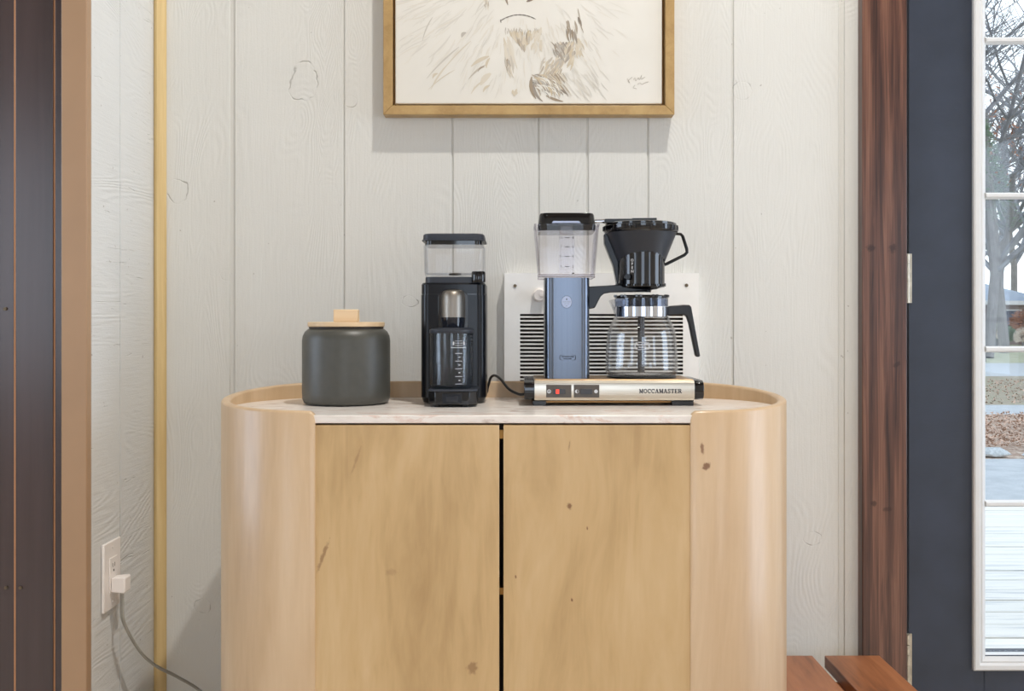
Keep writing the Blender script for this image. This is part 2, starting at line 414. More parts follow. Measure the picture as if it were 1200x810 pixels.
# back wall: one plank between each pair of grooves, over a backing that shows in the grooves
WX0 = -.785
wb = thing('wall_back', 'off-white painted board wall with vertical grooves behind the sideboard', 'wall', kind='structure')
XM = 1.734                                # where the two door leaves meet
bm = B(); box(bm, -1.6, .80, .0032, .10, 0, CEIL); box(bm, 2 * XM - .80, ROOM_R + .1, .012, .10, 0, CEIL); box(bm, .80, 2 * XM - .80, .012, .10, 2.08, CEIL)
obj('backing', bm, M['wall'], wb)
groove = [(272, 5.0), (403, 1.6), (530, 2.2), (631, 2.2), (688, 3.0), (759, 2.6), (858, 3.2), (987, 5.0)]
edges = [(WX0 - .02, 0)] + [(px(a, CAMD), w * CAMD / F) for a, w in groove] + [(.80, 0)]
for (xa, wa), (xb, wbb) in zip(edges, edges[1:]):
    obj('plank', box(B(), xa + wa / 2, xb - wbb / 2, 0, .014, .001, CEIL - .001), M['wall'], wb, bevel=.0014)
xx = 2 * XM - .74
while xx < ROOM_R:
    obj('plank', box(B(), xx, min(xx + .19, ROOM_R), 0, .014, .001, CEIL - .001), M['wall'], wb, bevel=.0016); xx += .194
obj('plank', box(B(), .802, 2 * XM - .742, 0, .014, 2.14, CEIL - .001), M['wall'], wb, bevel=.0016)
# shallow bead beside the wide grooves
for a, w in ((277, .8), (983, 1.0)):
    obj('groove_bead', box(B(), px(a, CAMD) - .0012, px(a, CAMD) + .0012, -.0012, .01, .002, CEIL - .002), M['wall'], wb)

# left return wall of rough sawn boards
wl = thing('wall_left', 'short pale grey return wall of rough sawn boards beside the corner', 'wall', kind='structure')
obj('backing', box(B(), WX0 - .040, WX0 - .012, -.308, .012, .001, CEIL - .001), M['wall_side'], wl)
yg = Y(1.861)
obj('plank', box(B(), WX0 - .014, WX0, -.309, yg - .0012, .002, CEIL - .002), M['wall_side'], wl, bevel=.0012)
obj('plank', box(B(), WX0 - .014, WX0, yg + .0012, -.001, .002, CEIL - .002), M['wall_side'], wl, bevel=.0012)
# corner strip
bm = B(); prism(bm, [(WX0 + .001, -.001), (WX0 + .001, -.014), (WX0 + .008, -.017), (WX0 + .016, -.015), (WX0 + .022, -.009), (WX0 + .0235, -.001)], 'z', .002, CEIL - .002)
struct('trim_1', bm, M['pine'], 'narrow raw pine strip covering the left corner of the boards', 'trim')
# painted post end
struct('trim_2', box(B(), px(77.5, 1.735), px(107.5, 1.735), -.330, -.3105, .001, CEIL - .001), M['copper'], 'tan brown painted post beside the grey return wall', 'trim', bevel=.002)
# plum plank panel
wp = thing('wall_plum', 'dark plum plank partition left of the tan post', 'wall', kind='structure')
PY = -.300
obj('backing', box(B(), ROOM_L - .05, px(80, 1.745), PY + .0003, PY + .05, .001, CEIL - .001), M['gapwood'], wp)
bx = [px(75.5, 1.745), px(64.6, 1.745), px(62.6, 1.745), px(18.6, 1.745), px(16.4, 1.745)]
obj('plank', box(B(), bx[1], px(77.8, 1.745), PY, PY + .015, .002, CEIL - .002), M['plum'], wp, bevel=.001)
obj('plank', box(B(), bx[3], bx[2], PY - .0010, PY + .015, .002, CEIL - .002), M['plum'], wp, bevel=.001)
x1 = bx[4]
while x1 > ROOM_L:
    x0 = max(x1 - .072, ROOM_L)
    obj('plank', box(B(), x0, x1, PY, PY + .015, .002, CEIL - .002), M['plum'], wp, bevel=.001); x1 = x0 - .0022
for (a, b) in ((7, 689), (24, 689), (6, 362)):
    bm = B(); disc_y(bm, px(a, 1.743), pz(b, 1.743), .0032, PY - .0032, PY + .002, 12); obj('nail_head', bm, M['screw'], wp)

# walls behind the viewpoint with window openings
def wall_open(name, axis, at, a0, a1, openings, label):
    bm = B(); th = .1
    def bb(u0, u1, z0, z1):
        if axis == 'y': box(bm, u0, u1, at - th, at, z0, z1)
        else: box(bm, at, at + th, u0, u1, z0, z1)
    cur = a0
    for (o0, o1, z0, z1) in openings:
        bb(cur, o0, 0, CEIL); bb(o0, o1, 0, z0); bb(o0, o1, z1, CEIL); cur = o1
    bb(cur, a1, 0, CEIL)
    return struct(name, bm, M['plaster'], label, 'wall')
wall_open('wall_rear', 'y', ROOM_B, ROOM_L, ROOM_R, [(-.4, 1.0, .65, 2.25)], 'pale rear wall with one window facing the sideboard')
wall_open('wall_right', 'x', ROOM_R, ROOM_B, 0, [(-5.15, -3.85, .65, 2.25), (-1.55, -.35, .10, 2.25)], 'pale right wall with a window and a tall glazed opening')
wall_open('wall_west', 'x', ROOM_L - .1, ROOM_B, -.25, [(-5.35, -3.85, .65, 2.25), (-1.65, -.45, .65, 2.25)], 'pale west wall with two windows')
def win(name, axis, at, u0, u1, label, sg=1, zlo=.65):
    bm = B()
    def bb(a, b, z0, z1, p=.02):
        if axis == 'y': box(bm, a, b, at, at + p, z0, z1)
        else: box(bm, min(at, at + sg * p), max(at, at + sg * p), a, b, z0, z1)
    bb(u0 - .06, u0 + .02, zlo - .06, 2.31); bb(u1 - .02, u1 + .06, zlo - .06, 2.31); bb(u0, u1, zlo - .06, zlo + .02); bb(u0, u1, 2.23, 2.31)
    for k in (1, 2): c = u0 + (u1 - u0) * k / 3; bb(c - .016, c + .016, zlo + .01, 2.24, .016)
    for k in (1, 2, 3): c = zlo + (2.25 - zlo) * k / 4; bb(u0, u1, c - .014, c + .014, .016)
    struct(name, bm, M['white'], label, 'window')
win('window_1', 'y', ROOM_B, -.4, 1.0, 'white gridded window in the rear wall')
win('window_2', 'x', ROOM_R, -5.15, -3.85, 'white gridded window at the rear end of the right wall', -1)
win('window_3', 'x', ROOM_R, -1.55, -.35, 'tall white gridded window in the right wall near the double doors', -1, .10)
win('window_4', 'x', ROOM_L, -5.35, -3.85, 'white gridded window at the rear end of the west wall')
win('window_5', 'x', ROOM_L, -1.65, -.45, 'white gridded window in the west wall near the plum partition')

# ceiling lamps: the light belongs to the lamp
def ceiling_lamp(loc, r, power, label):
    t = thing('ceiling_light', label, 'light', loc, 'round ceiling lights')
    x, y, z = loc
    bm = B(); lathe(bm, [(r + .012, z - .03), (r + .016, z - .02), (r + .016, z)], (x, y), 40); obj('rim', bm, M['white'], t)
    d = bpy.data.lights.new('lamp_light', 'AREA'); d.shape = 'DISK'; d.size = 2 * r; d.energy = power; d.color = LAMPC
    o = bpy.data.objects.new('lamp_light', d); COL.objects.link(o); o.parent = t; o.location = (0, 0, -.034)
ceiling_lamp((.75, -1.30, CEIL), .055, LAMP_W, 'small round ceiling light nearest the board wall')
ceiling_lamp((1.15, -2.15, CEIL), .09, LAMP_FILL_W, 'round ceiling light in the middle of the room, towards the glazed door')
ceiling_lamp((-.9, -3.4, CEIL), .16, LAMP_FILL_W, 'round ceiling light further back, towards the plum partition')

# ------------------------------------------------------------------ door with its casing
bm = B(); c0, c1 = px(1010.5, 2.02), px(1063, 2.02)
tr = struct('trim_3', box(bm, c0, c1, -.025, .10, .001, 2.06), M['casing'], 'dark red-brown stained pine casing between the board wall and the charcoal door', 'trim', bevel=.002)
struct('trim_4', box(B(), 2 * XM - c1, 2 * XM - c0, -.025, .10, .001, 2.06), M['casing'], 'dark stained pine casing at the far side of the double glazed doors', 'trim', bevel=.002)
struct('trim_5', box(B(), c0 - .02, 2 * XM - c0 + .02, -.027, .10, 2.062, 2.165), M['casing'], 'dark stained pine head casing above the glazed door', 'trim', bevel=.002)
dr = thing('door_1', 'charcoal painted glazed door with white gridded panes', 'door', kind='structure')
D0, D1 = px(1065.3, 2.045), 1.732
GX0, GX1, GZ0, GZ1 = px(1157, 2.04), 1.560, pz(767, 2.04), 1.975
LX0, LX1, LZ0, LZ1 = px(1142, 2.033), 1.590, pz(787, 2.033), 2.0
bm = B(); box(bm, D0, GX0 - .004, .0, .044, .008, 2.055); box(bm, GX1 + .004, D1, .0, .044, .008, 2.055)
box(bm, GX0 - .005, GX1 + .005, .0, .044, .008, GZ0 - .004); box(bm, GX0 - .005, GX1 + .005, .0, .044, GZ1 + .004, 2.055)
obj('slab', bm, M['door'], dr)
def frame_ring(bm, x0, x1, z0, z1, prof):
    """prof: (inset, y) loops from the outside in"""
    rings = []
    for i, y in prof:
        rings.append([(x0 + i, y, z0 + i), (x1 - i, y, z0 + i), (x1 - i, y, z1 - i), (x0 + i, y, z1 - i)])
    for a, b in zip(rings, rings[1:]):
        A = [bm.verts.new(p) for p in a]; C = [bm.verts.new(p) for p in b]
        for k in range(4): bm.faces.new((A[k], A[(k + 1) % 4], C[(k + 1) % 4], C[k]))
    bmesh.ops.remove_doubles(bm, verts=bm.verts[:], dist=1e-6)
    return bm
gi = GX0 - LX0
lf = obj('glazing_frame', frame_ring(B(), LX0, LX1, LZ0, LZ1, [(0, .006), (0, -.008), (.003, -.011), (.012, -.011), (.016, -.006), (.020, -.007), (gi - .003, -.001), (gi, .004), (gi, .02)]), M['white'], dr, sharp=20)
rows = [pz(46.5, 2.04), pz(229, 2.04), pz(409.5, 2.04), pz(591, 2.04)]
def muntin_h(z, x0, x1):
    bm = B(); prism(bm, [(.012, z - .0065), (-.001, z - .0065), (-.006, z - .003), (-.006, z + .003), (-.001, z + .0065), (.012, z + .0065)], 'x', x0, x1); return bm
for z in rows: obj('muntin', muntin_h(z, GX0 - .002, GX1 + .002), M['white'], dr)
for k in (1, 2):
    x = GX0 + (GX1 - GX0) * k / 3
    bm = B(); prism(bm, [(x - .0065, .0118), (x - .0065, -.0012), (x - .003, -.0062), (x + .003, -.0062), (x + .0065, -.0012), (x + .0065, .0118)], 'z', GZ0, GZ1); obj('muntin', bm, M['white'], dr)
zz = [GZ0] + rows[::-1] + [GZ1]
pw = (GX1 - GX0) / 3
for k in range(3):
    for a, b in zip(zz, zz[1:]):
        obj('glass_pane', box(B(), GX0 + k * pw + .0003, GX0 + (k + 1) * pw - .0003, .013, .017, a + .0005, b - .0005), M['pane'], dr)
for z0, z1 in ((pz(355, 2.03), pz(297, 2.03)), (pz(806, 2.03), pz(745, 2.03)), (1.78, 1.89)):
    bm = B(); xh = (c1 + D0) / 2 + .001
    box(bm, c1 + .0005, D0 + .0045, -.004, .001, z0, z1)
    n = 5
    for i in range(n):
        a = z0 + (z1 - z0) * i / n; lathe(bm, [(.0042, a + .0006), (.0042, a + (z1 - z0) / n - .0006)], (xh, -.0075), 12)
    obj('hinge', bm, M['steel'], dr)
bm = B(); lathe(bm, [(.010, 0), (.012, .03), (.027, .045), (.03, .06), (.022, .075), (0.0, .078)], (0, 0), 24)
bmesh.ops.rotate(bm, cent=(0, 0, 0), matrix=Matrix.Rotation(PI / 2, 3, 'X'), verts=bm.verts[:]); bmesh.ops.translate(bm, vec=(1.665, 0, .95), verts=bm.verts[:])
obj('door_knob', bm, M['steel'], dr)

# the second leaf mirrors the first
d2 = thing('door_2', 'second charcoal glazed door leaf, meeting the first at its latch side', 'door', kind='structure')
for ch in [c for c in COL.objects if c.parent == dr]:
    c = ch.copy(); c.data = ch.data.copy(); COL.objects.link(c); c.parent = d2
    for v in c.data.vertices: v.co.x = 2 * XM - v.co.x
    c.data.flip_normals()

# ------------------------------------------------------------------ sideboard
XC, YC, R_, HW = -.0225, -.28, .20, .318
sb = thing('sideboard', 'pale wooden sideboard with rounded ends and pink veined marble top, against the board wall', 'sideboard', (XC, YC, 0))
TH = .0165
def racetrack(off, k=28):
    """path from the left front end round the left side, back and right side to the right front end; x, y, outward normal"""
    pts = []; r = R_
    for s in range(7): pts.append((-HW - .005 + (-.0) + (HW + .005) * 0 + .010 - .010 * s / 6, -r, 0, -1))
    for s in range(1, k + 1):
        a = -PI / 2 - PI * s / k; pts.append((-HW - .005 + r * math.cos(a), r * math.sin(a), math.cos(a), math.sin(a)))
    for s in range(1, 13): pts.append((-HW - .005 + 2 * (HW + .005) * s / 12, r, 0, 1))
    for s in range(1, k + 1):
        a = PI / 2 - PI * s / k; pts.append((HW + .005 + r * math.cos(a), r * math.sin(a), math.cos(a), math.sin(a)))
    for s in range(1, 7): pts.append((HW + .005 - .010 * s / 6, -r, 0, -1))
    return [(XC + x - nx * off, YC + y - ny * off, nx, ny) for x, y, nx, ny in pts]
outer, inner_ = racetrack(0), racetrack(TH)
# arc length for the rounded top corner of the front ends
L = [0]
for a, b in zip(outer, outer[1:]): L.append(L[-1] + math.hypot(a[0] - b[0], a[1] - b[1]))
ZB = .065
def ztop(i):
    t = (outer[i][1] - (YC - R_)) / (2 * R_)
    z = .8752 + .0262 * max(0, t) ** 1.25
    s = min(L[i], L[-1] - L[i]); rr = .014
    if s < rr: z -= rr - math.sqrt(max(0, rr * rr - (rr - s) ** 2))
    return z
bm = B(); rings = []
for i in range(len(outer)):
    o, n = outer[i], inner_[i]; z = ztop(i); e = .0045
    mx = lambda t: (o[0] + (n[0] - o[0]) * t, o[1] + (n[1] - o[1]) * t)
    a = e / TH
    rings.append([(o[0], o[1], ZB), (o[0], o[1], z - e), (*mx(a * .3), z - e * .3), (*mx(a), z), (*mx(1 - a), z), (*mx(1 - a * .3), z - e * .3), (n[0], n[1], z - e), (n[0], n[1], ZB)])
loft(bm, rings)
obj('shell', bm, M['maple_shell'], sb, sharp=50)
MT = .868
inn = [(x, y) for x, y, _, _ in racetrack(TH + .0004)][6:-6]
poly = [(XC + HW + .003, YC - R_ + .0010), (XC + HW + .003, YC - R_ + TH + .0006)] + inn[::-1] + [(XC - HW - .003, YC - R_ + TH + .0006), (XC - HW - .003, YC - R_ + .0010)]
bm = B(); prism(bm, poly, 'z', MT - .0135, MT); mo = obj('marble_top', bm, M['marble'], sb, bevel=.0015); mo['label'] = 'pink and grey veined marble slab'
DTOP = pz(498.3, 1.567)
for name, a, b in (('door', 365.2, 585.0), ('door', 590.0, 812.2)):
    o = obj('door', box(B(), px(a, 1.567), px(b, 1.567), YC - R_ + .002, YC - R_ + .022, .078, DTOP), M['maple'], sb, bevel=.0012)
bm = B(); xl, xr = XC - HW - .002, XC + HW + .002
box(bm, xl, xr, YC - R_ + .05, YC + R_ - TH - .002, .068, .09)
box(bm, xl, xr, YC - R_ + .03, YC + R_ - TH - .002, MT - .030, MT - .0142)
box(bm, XC - .3, XC + .3, YC - .1, YC - .088, .09, MT - .031)
obj('carcass', bm, M['inner'], sb)
bm = B(); box(bm, px(584, 1.59), px(591.5, 1.59), YC - R_ + .026, YC - R_ + .05, .42, .585); obj('shelf_edge', box(B(), px(570, 1.6), px(605, 1.6), YC - R_ + .03, YC - .09, pz(696, 1.6), pz(688, 1.6)), M['brass'], sb); bm.free()
obj('door_catch', box(B(), px(583, 1.59), px(593, 1.59), YC - R_ + .0235, YC - R_ + .040, pz(514, 1.59), pz(504, 1.59)), M['brass'], sb)
bm = B(); prism(bm, [(XC + x * .93, YC + y) for x, y in rrect(0, 0, 2 * (HW + R_) * .93, .30, .14, 8)], 'z', 0, .067); obj('plinth', bm, M['inner'], sb)

# ------------------------------------------------------------------ canister
CD = 1.803; cx, cy = px(406, CD), Y(CD)
cn = thing('canister', 'dark grey stoneware canister with a pale wooden lid on the marble', 'canister', (cx, cy, MT))
s = CD / F; r = 51 * s
bm = B(); zt = pz(384.5, CD)
lathe(bm, [(0.001, MT + .0005), (r - .012, MT + .0005), (r - .004, MT + .003), (r - .0008, MT + .010), (r, MT + .022), (r, zt - .024), (r - .0015, zt - .015), (r - .0055, zt - .007), (r - .011, zt - .0025), (r - .017, zt), (.001, zt)], (cx, cy), 72)
obj('jar', bm, M['stoneware'], cn, sharp=60)
bm = B(); lathe(bm, [(43 * s, zt - .001), (43 * s, zt + .0022)], (cx, cy), 56); obj('gap_shade', bm, M['gap_shade'], cn)  # dark ring standing in for the shadow gap below the lid
lz = zt + .0023
bm = B(); lathe(bm, [(44 * s - .001, lz), (44.5 * s, lz + .001), (44.5 * s, lz + .0082), (44 * s - .001, lz + .0092)], (cx, cy), 64); ld = obj('lid', bm, M['lidwood'], cn)
obj('lid_handle', box(B(), cx - 14.3 * s, cx + 14.3 * s, cy - .010, cy + .010, lz + .0093, pz(362.8, CD)), M['lidwood'], ld, bevel=.0015)

# ------------------------------------------------------------------ coffee grinder
GD = 1.795; g = GD / F
gx, gy = px(531, GD), Y(GD) + .055
gr = thing('coffee_grinder', 'tall black coffee grinder with clear hopper and clear ground cup', 'grinder', (gx, gy, MT))
gf = Y(GD)                                  # front plane of the body
def gz(y): return pz(y, GD)
W = 77 * g; DP = .112
bm = B()
cyb = gf + DP / 2
rr_loft(bm, [(gz(466), gx, cyb, W, DP, .018), (gz(345.2), gx, cyb, W, DP, .018)]); obj('body', bm, M['black_satin'], gr)
bm = B(); rr_loft(bm, [(gz(344.4), gx, cyb, W - .001, DP - .001, .018), (gz(333.5), gx, cyb, W - .001, DP - .001, .018), (gz(331.4), gx, cyb, W - .006, DP - .006, .016)]); obj('upper_body', bm, M['black_satin'], gr)
bm = B(); rr_loft(bm, [(gz(345.3), gx, cyb, W - .005, DP - .005, .016), (gz(344.3), gx, cyb, W - .005, DP - .005, .016)]); obj('seam', bm, M['black_gloss'], gr)
bm = B(); rr_loft(bm, [(gz(331.6), gx + .001, cyb, 69 * g, DP - .012, .018), (gz(325), gx + .001, cyb, 69 * g, DP - .012, .018), (gz(324.2), gx + .001, cyb, 67 * g, DP - .015, .017)]); obj('collar', bm, M['black_mat'], gr)
bm = B(); rr_loft(bm, [(gz(472), gx, cyb, W - .008, DP - .008, .015), (gz(468), gx, cyb, W - .003, DP - .003, .017), (gz(465.9), gx, cyb, W - .002, DP - .002, .017)]); obj('foot_ring', bm, M['black_gloss'], gr)
# hopper
bm = B(); hw, hd = 72 * g, DP - .010
rr_loft(bm, [(gz(324.2), gx + .001, cyb, hw - .006, hd - .008, .017), (gz(320.5), gx + .001, cyb, hw - .002, hd - .002, .018), (gz(286), gx, cyb, hw, hd, .018)], 6, False, False)
rr_loft(bm, [(gz(286), gx, cyb, hw - .004, hd - .004, .016), (gz(319.2), gx, cyb, hw - .006, hd - .006, .016)], 6, False, False)
hp = obj('hopper', bm, M['hopper'], gr)
bm = B(); rr_loft(bm, [(gz(320.2), gx, cyb, hw - .007, hd - .007, .015), (gz(319.6), gx, cyb, hw - .007, hd - .007, .015)]); obj('hopper_floor', bm, M['hopper'], hp)
bm = B(); lathe(bm, [(.013, gz(320.5)), (.012, gz(319)), (.003, gz(318.2))], (gx, cyb), 24); obj('hopper_hub', bm, M['gap_shade'], hp)
# hopper lid
bm = B(); lw_, ldp = 75 * g, DP - .004
rr_loft(bm, [(gz(286.3), gx, cyb, lw_ - .010, ldp - .010, .016), (gz(281.4), gx, cyb, lw_ - .010, ldp - .010, .016)]); hl = obj('hopper_lid', bm, M['black_gloss'], gr)
bm = B(); rr_loft(bm, [(gz(281.5), gx, cyb, lw_ + .001, ldp + .001, .019), (gz(280.6), gx, cyb, lw_ + .001, ldp + .001, .019), (gz(279.8), gx, cyb, lw_ - .003, ldp - .003, .018), (gz(274.6), gx, cyb, lw_ - .004, ldp - .004, .018), (gz(273.2), gx, cyb, lw_ - .010, ldp - .010, .016)]); obj('lid_cap', bm, M['black_mat'], hl)
# grind knob
kd = 1.775; kx, ky = px(560.5, kd), Y(1.787)
bm = B(); lathe(bm, [(.0128, pz(330.5, kd)), (.0135, pz(329, kd)), (.0135, pz(319.5, kd)), (.0120, pz(318, kd))], (kx, ky), 28); obj('grind_knob', bm, M['black_gloss'], gr)
# arched recess around the chute
def arch(cx_, zb, zt_, hw_, k=14):
    return [(cx_ - hw_, zb)] + [(cx_ + hw_ * math.cos(PI - PI * i / k), zt_ - hw_ + hw_ * math.sin(PI - PI * i / k) * 1.0) for i in range(k + 1)] + [(cx_ + hw_, zb)]
def flat_arch(cx_, zb, zt_, hw_, rise, k=14):
    return [(cx_ - hw_, zb)] + [(cx_ + hw_ * math.cos(PI - PI * i / k), zt_ - rise + rise * math.sin(PI - PI * i / k)) for i in range(k + 1)] + [(cx_ + hw_, zb)]
ch = px(530, 1.77)
bm = B(); prism(bm, flat_arch(ch, gz(390), gz(338.4), 17.5 * g, .016), 'y', gf - .0015, gf + .02); obj('recess_panel', bm, M['black_gloss'], gr, bevel=.001)
# chute: rounded top tube in brushed bronze, glossy lower lip
bm = B(); cr = .0235; cyy = gf + .006
rings = []
for z, k in ((pz(372, 1.77), 1.0), (pz(356, 1.77), 1.0), (pz(348, 1.77), .985), (pz(343.5, 1.77), .93), (pz(341, 1.77), .84), (pz(339.8, 1.77), .68), (pz(339.2, 1.77), .4)):
    rings.append([(ch + cr * k * math.cos(a), cyy - .002 + (cr + .012) * k * math.sin(a) * (1 if math.sin(a) < 0 else .2), z) for a in (2 * PI * i / 32 for i in range(32))])
loft(bm, rings); obj('chute', bm, M['bronze'], gr, sharp=60)
bm = B(); rings = []
for z, k in ((pz(386.5, 1.77), .9), (pz(378, 1.77), .97), (pz(371.9, 1.77), .985)):
    rings.append([(ch + cr * k * math.cos(a), cyy - .002 + (cr + .012) * k * math.sin(a) * (1 if math.sin(a) < 0 else .2), z) for a in (2 * PI * i / 32 for i in range(32))])
loft(bm, rings); obj('chute_lip', bm, M['navy_gloss'], gr, sharp=60)
# base with the switch
bd = 1.712; by0 = Y(bd)
bxc = px(530, bd); hwB = 28.5 * bd / F
def oct_(hw_, f0, ch_): return [(bxc - hw_, gf + .03), (bxc - hw_, f0 + ch_), (bxc - hw_ + ch_ * .95, f0), (bxc + hw_ - ch_ * .95, f0), (bxc + hw_, f0 + ch_), (bxc + hw_, gf + .03)]
bm = B(); prism(bm, oct_(hwB, by0, .014), 'z', pz(474.5, bd), pz(459, bd)); bs = obj('base', bm, M['black_gloss'], gr, bevel=.0012)
bm = B(); prism(bm, oct_(hwB + .001, by0 - .0008, .014), 'z', pz(459, bd), pz(456.8, bd)); obj('base_rim', bm, M['black_mat'], gr, bevel=.0006)
sx0, sx1 = px(518.5, bd), px(541, bd)
obj('switch_frame', box(B(), sx0, sx1, by0 - .0012, by0 + .002, pz(473, bd), pz(461.5, bd)), M['black_satin'], gr, bevel=.0006)
obj('rocker_switch', box(B(), px(523, bd), px(536.5, bd), by0 - .0035, by0, pz(471, bd), pz(464, bd)), M['navy_gloss'], gr, bevel=.0008)
for fx, fy in ((-.026, by0 + .014), (.026, by0 + .014), (-.045, gf + .10), (.045, gf + .10), (-.045, gf + .02), (.045, gf + .02)):
    zt_ = pz(474.4, bd) if fy < gf else gz(471.9)
    bm = B(); lathe(bm, [(.0065, MT + .0004), (.0075, zt_ + .0002)], (gx + fx, fy), 16); obj('foot', bm, M['black'], gr)
# ground cup with lid
cd = 1.758; ccx, ccy = px(529.3, cd), Y(cd); cr = 25.2 * cd / F
cp = thing('ground_cup', 'clear ground cup with measuring lines standing on the grinder base', 'cup', (ccx, ccy, pz(456.6, cd)))
bm = B(); z0, z1 = pz(456.4, cd - .04) + .0006, pz(390.5, cd)
z0 = pz(456.8, bd) + .0004
lathe(bm, [(.001, z0), (cr - .004, z0), (cr - .0005, z0 + .003), (cr, z0 + .008), (cr, z1), (cr - .0022, z1), (cr - .0022, z0 + .008), (cr - .006, z0 + .005), (.001, z0 + .005)], (ccx, ccy), 64)
obj('cup', bm, M['cupglass'], cp, sharp=50)
bm = B(); lathe(bm, [(cr + .0004, z1 - .0002), (cr + .0012, z1 + .0012), (cr + .0012, z1 + .0062), (cr - .003, z1 + .0085), (cr * .62, z1 + .010), (cr * .6, z1 + .0085)], (ccx, ccy), 64); obj('cup_lid', bm, M['black_mat'], cp)
# printed lines, wrapped on the front of the cup
def cup_line(bm, z, x0, x1, h=.0004):
    n = max(2, int((x1 - x0) / .002)); rr_ = cr + .0002
    P = []
    for i in range(n + 1):
        x = x0 + (x1 - x0) * i / n; y = -math.sqrt(max(1e-9, rr_ ** 2 - x * x)); P.append((ccx + x, ccy + y))
    for a, b in zip(P, P[1:]):
        v = [bm.verts.new((*a, z - h)), bm.verts.new((*b, z - h)), bm.verts.new((*b, z + h)), bm.verts.new((*a, z + h))]; bm.faces.new(v)
fz = cd - cr * .97
def fx_(x): return px(x, fz) - ccx
bm = B()
for y in (414.3, 423.3, 432.3, 441.4, 450.2): cup_line(bm, pz(y, fz), fx_(533.5), fx_(541.5))
for y, w in ((418.6, 2), (428, 2), (437, 2), (446, 2)): cup_line(bm, pz(y, fz), fx_(537.2), fx_(539.4), .0007)
cup_line(bm, pz(407.5, fz), fx_(528), fx_(545.5), .0005)
for y in (399.8, 405.0): cup_line(bm, pz(y, fz), fx_(533), fx_(542), .0003)
for x in (531.5, 543.5):
    for y in (401, 402, 403, 404): cup_line(bm, pz(y, fz), fx_(x) - .0012, fx_(x) + .0012, .0007)
obj('measure_print', bm, M['mark_white'], cp)
text('logo_text', 'TECHNIVORM', .0032, (px(537.5, fz), ccy - cr * .985 - .0006, pz(402.4, fz)), M['mark_white'], cp, sx=.75)
# small pour ridges on the right of the cup
bm = B()
for i in range(11):
    z = z1 - .006 - i * .0052; a = math.radians(-22); tube(bm, [(ccx + cr * math.cos(a - .06), ccy + cr * math.sin(a - .06), z), (ccx + cr * math.cos(a + .06), ccy + cr * math.sin(a + .06), z - .001)], .0010, 6)
obj('grip_ridges', bm, M['cupglass'], cp)['kind'] = 'stuff'

# ------------------------------------------------------------------ coffee maker
MD = 1.742
mx0 = px(720, MD)
cm = thing('coffee_maker', 'silver coffee maker with clear water tank and black brew basket, in front of the heater', 'coffee maker', (mx0, -.225, MT))
fy = Y(MD); ybk = -.148
bx0, bx1 = px(626.5, MD), px(814, MD); zb0, zb1 = pz(470.2, MD), pz(445.6, MD)
# base body: rounded front edge, extruded along x
def base_prof(e=0.0):
    return [(ybk + e, zb0 + .001), (fy + .010, zb0), (fy + .004, zb0 + .0015), (fy + .0012, zb0 + .006), (fy, zb0 + .012), (fy, zb1 - .011), (fy + .0015, zb1 - .005), (fy + .006, zb1 - .0012), (fy + .013, zb1), (ybk + e, zb1)]
bm = B(); prism(bm, base_prof(), 'x', bx0, bx1); bs = obj('base', bm, M['nickel'], cm, sharp=28)
bm = B(); prism(bm, [(ybk + .001, zb1 - .001), (fy + .012, zb1 - .001), (fy + .013, zb1 + .0007), (ybk + .001, zb1 + .0007)], 'x', bx0 + .001, bx1 - .001); obj('top_plate', bm, M['topplate'], cm)
for a, b in ((px(614.3, MD), bx0 - .0002), (bx1 + .0002, px(825, MD))):
    bm = B(); out = [(ybk - .004, zb0 + .002), (fy + .012, zb0 + .002), (fy + .002, zb0 + .005), (fy - .0012, zb0 + .012), (fy - .0012, zb1 - .012), (fy + .002, zb1 - .005), (fy + .012, zb1 - .001), (ybk - .004, zb1 - .001)]
    prism(bm, out, 'x', a, b); obj('end_cap', bm, M['black_gloss'], cm, bevel=.0012)
bm = B(); box(bm, px(627, MD), px(812, MD), fy + .022, ybk - .012, MT + .0045, zb0 + .0005); obj('underside', bm, M['gold_under'], cm)
for a, b in ((px(624.5, MD), px(640, MD)), (px(788, MD), px(813.5, MD))):
    obj('foot', box(B(), a, b, fy + .006, fy + .03, MT + .0003, zb0 + .0002), M['black'], cm, bevel=.001)
    obj('foot', box(B(), a, b, ybk - .03, ybk - .006, MT + .0003, zb0 + .0002), M['black'], cm, bevel=.001)
# switches
def sw(x0, x1): return obj('switch_plate', box(B(), px(x0, MD), px(x1, MD), fy - .0008, fy + .001, pz(466, MD), pz(451, MD)), M['switchplate'], cm, bevel=.0004)
s1, s2 = sw(640, 669.6), sw(672.4, 702.3)
obj('rocker', box(B(), px(648, MD), px(662.5, MD), fy - .0022, fy, pz(462, MD), pz(455.8, MD)), M['rocker'], s1, bevel=.0005)
o = obj('switch_light', box(B(), px(651.3, MD), px(655.3, MD), fy - .0027, fy, pz(461.6, MD), pz(456.3, MD)), M['red'], s1); o['label'] = 'glowing red on light'
obj('rocker', box(B(), px(680, MD), px(694, MD), fy - .0022, fy, pz(462, MD), pz(455.8, MD)), M['rocker'], s2, bevel=.0005)
def ring_y(bm, cx_, cz_, r0, r1, y0, y1, seg=24, a0=0, a1=2 * PI, sx=1.0):
    full = abs(a1 - a0 - 2 * PI) < 1e-6; n = seg if full else seg
    rings = []
    for i in range(n + (0 if full else 1)):
        a = a0 + (a1 - a0) * i / n; c, s_ = math.cos(a) * sx, math.sin(a)
        rings.append([(cx_ + r0 * c, y0, cz_ + r0 * s_), (cx_ + r1 * c, y0, cz_ + r1 * s_), (cx_ + r1 * c, y1, cz_ + r1 * s_), (cx_ + r0 * c, y1, cz_ + r0 * s_)])
    return loft(bm, rings, not full, not full, full)
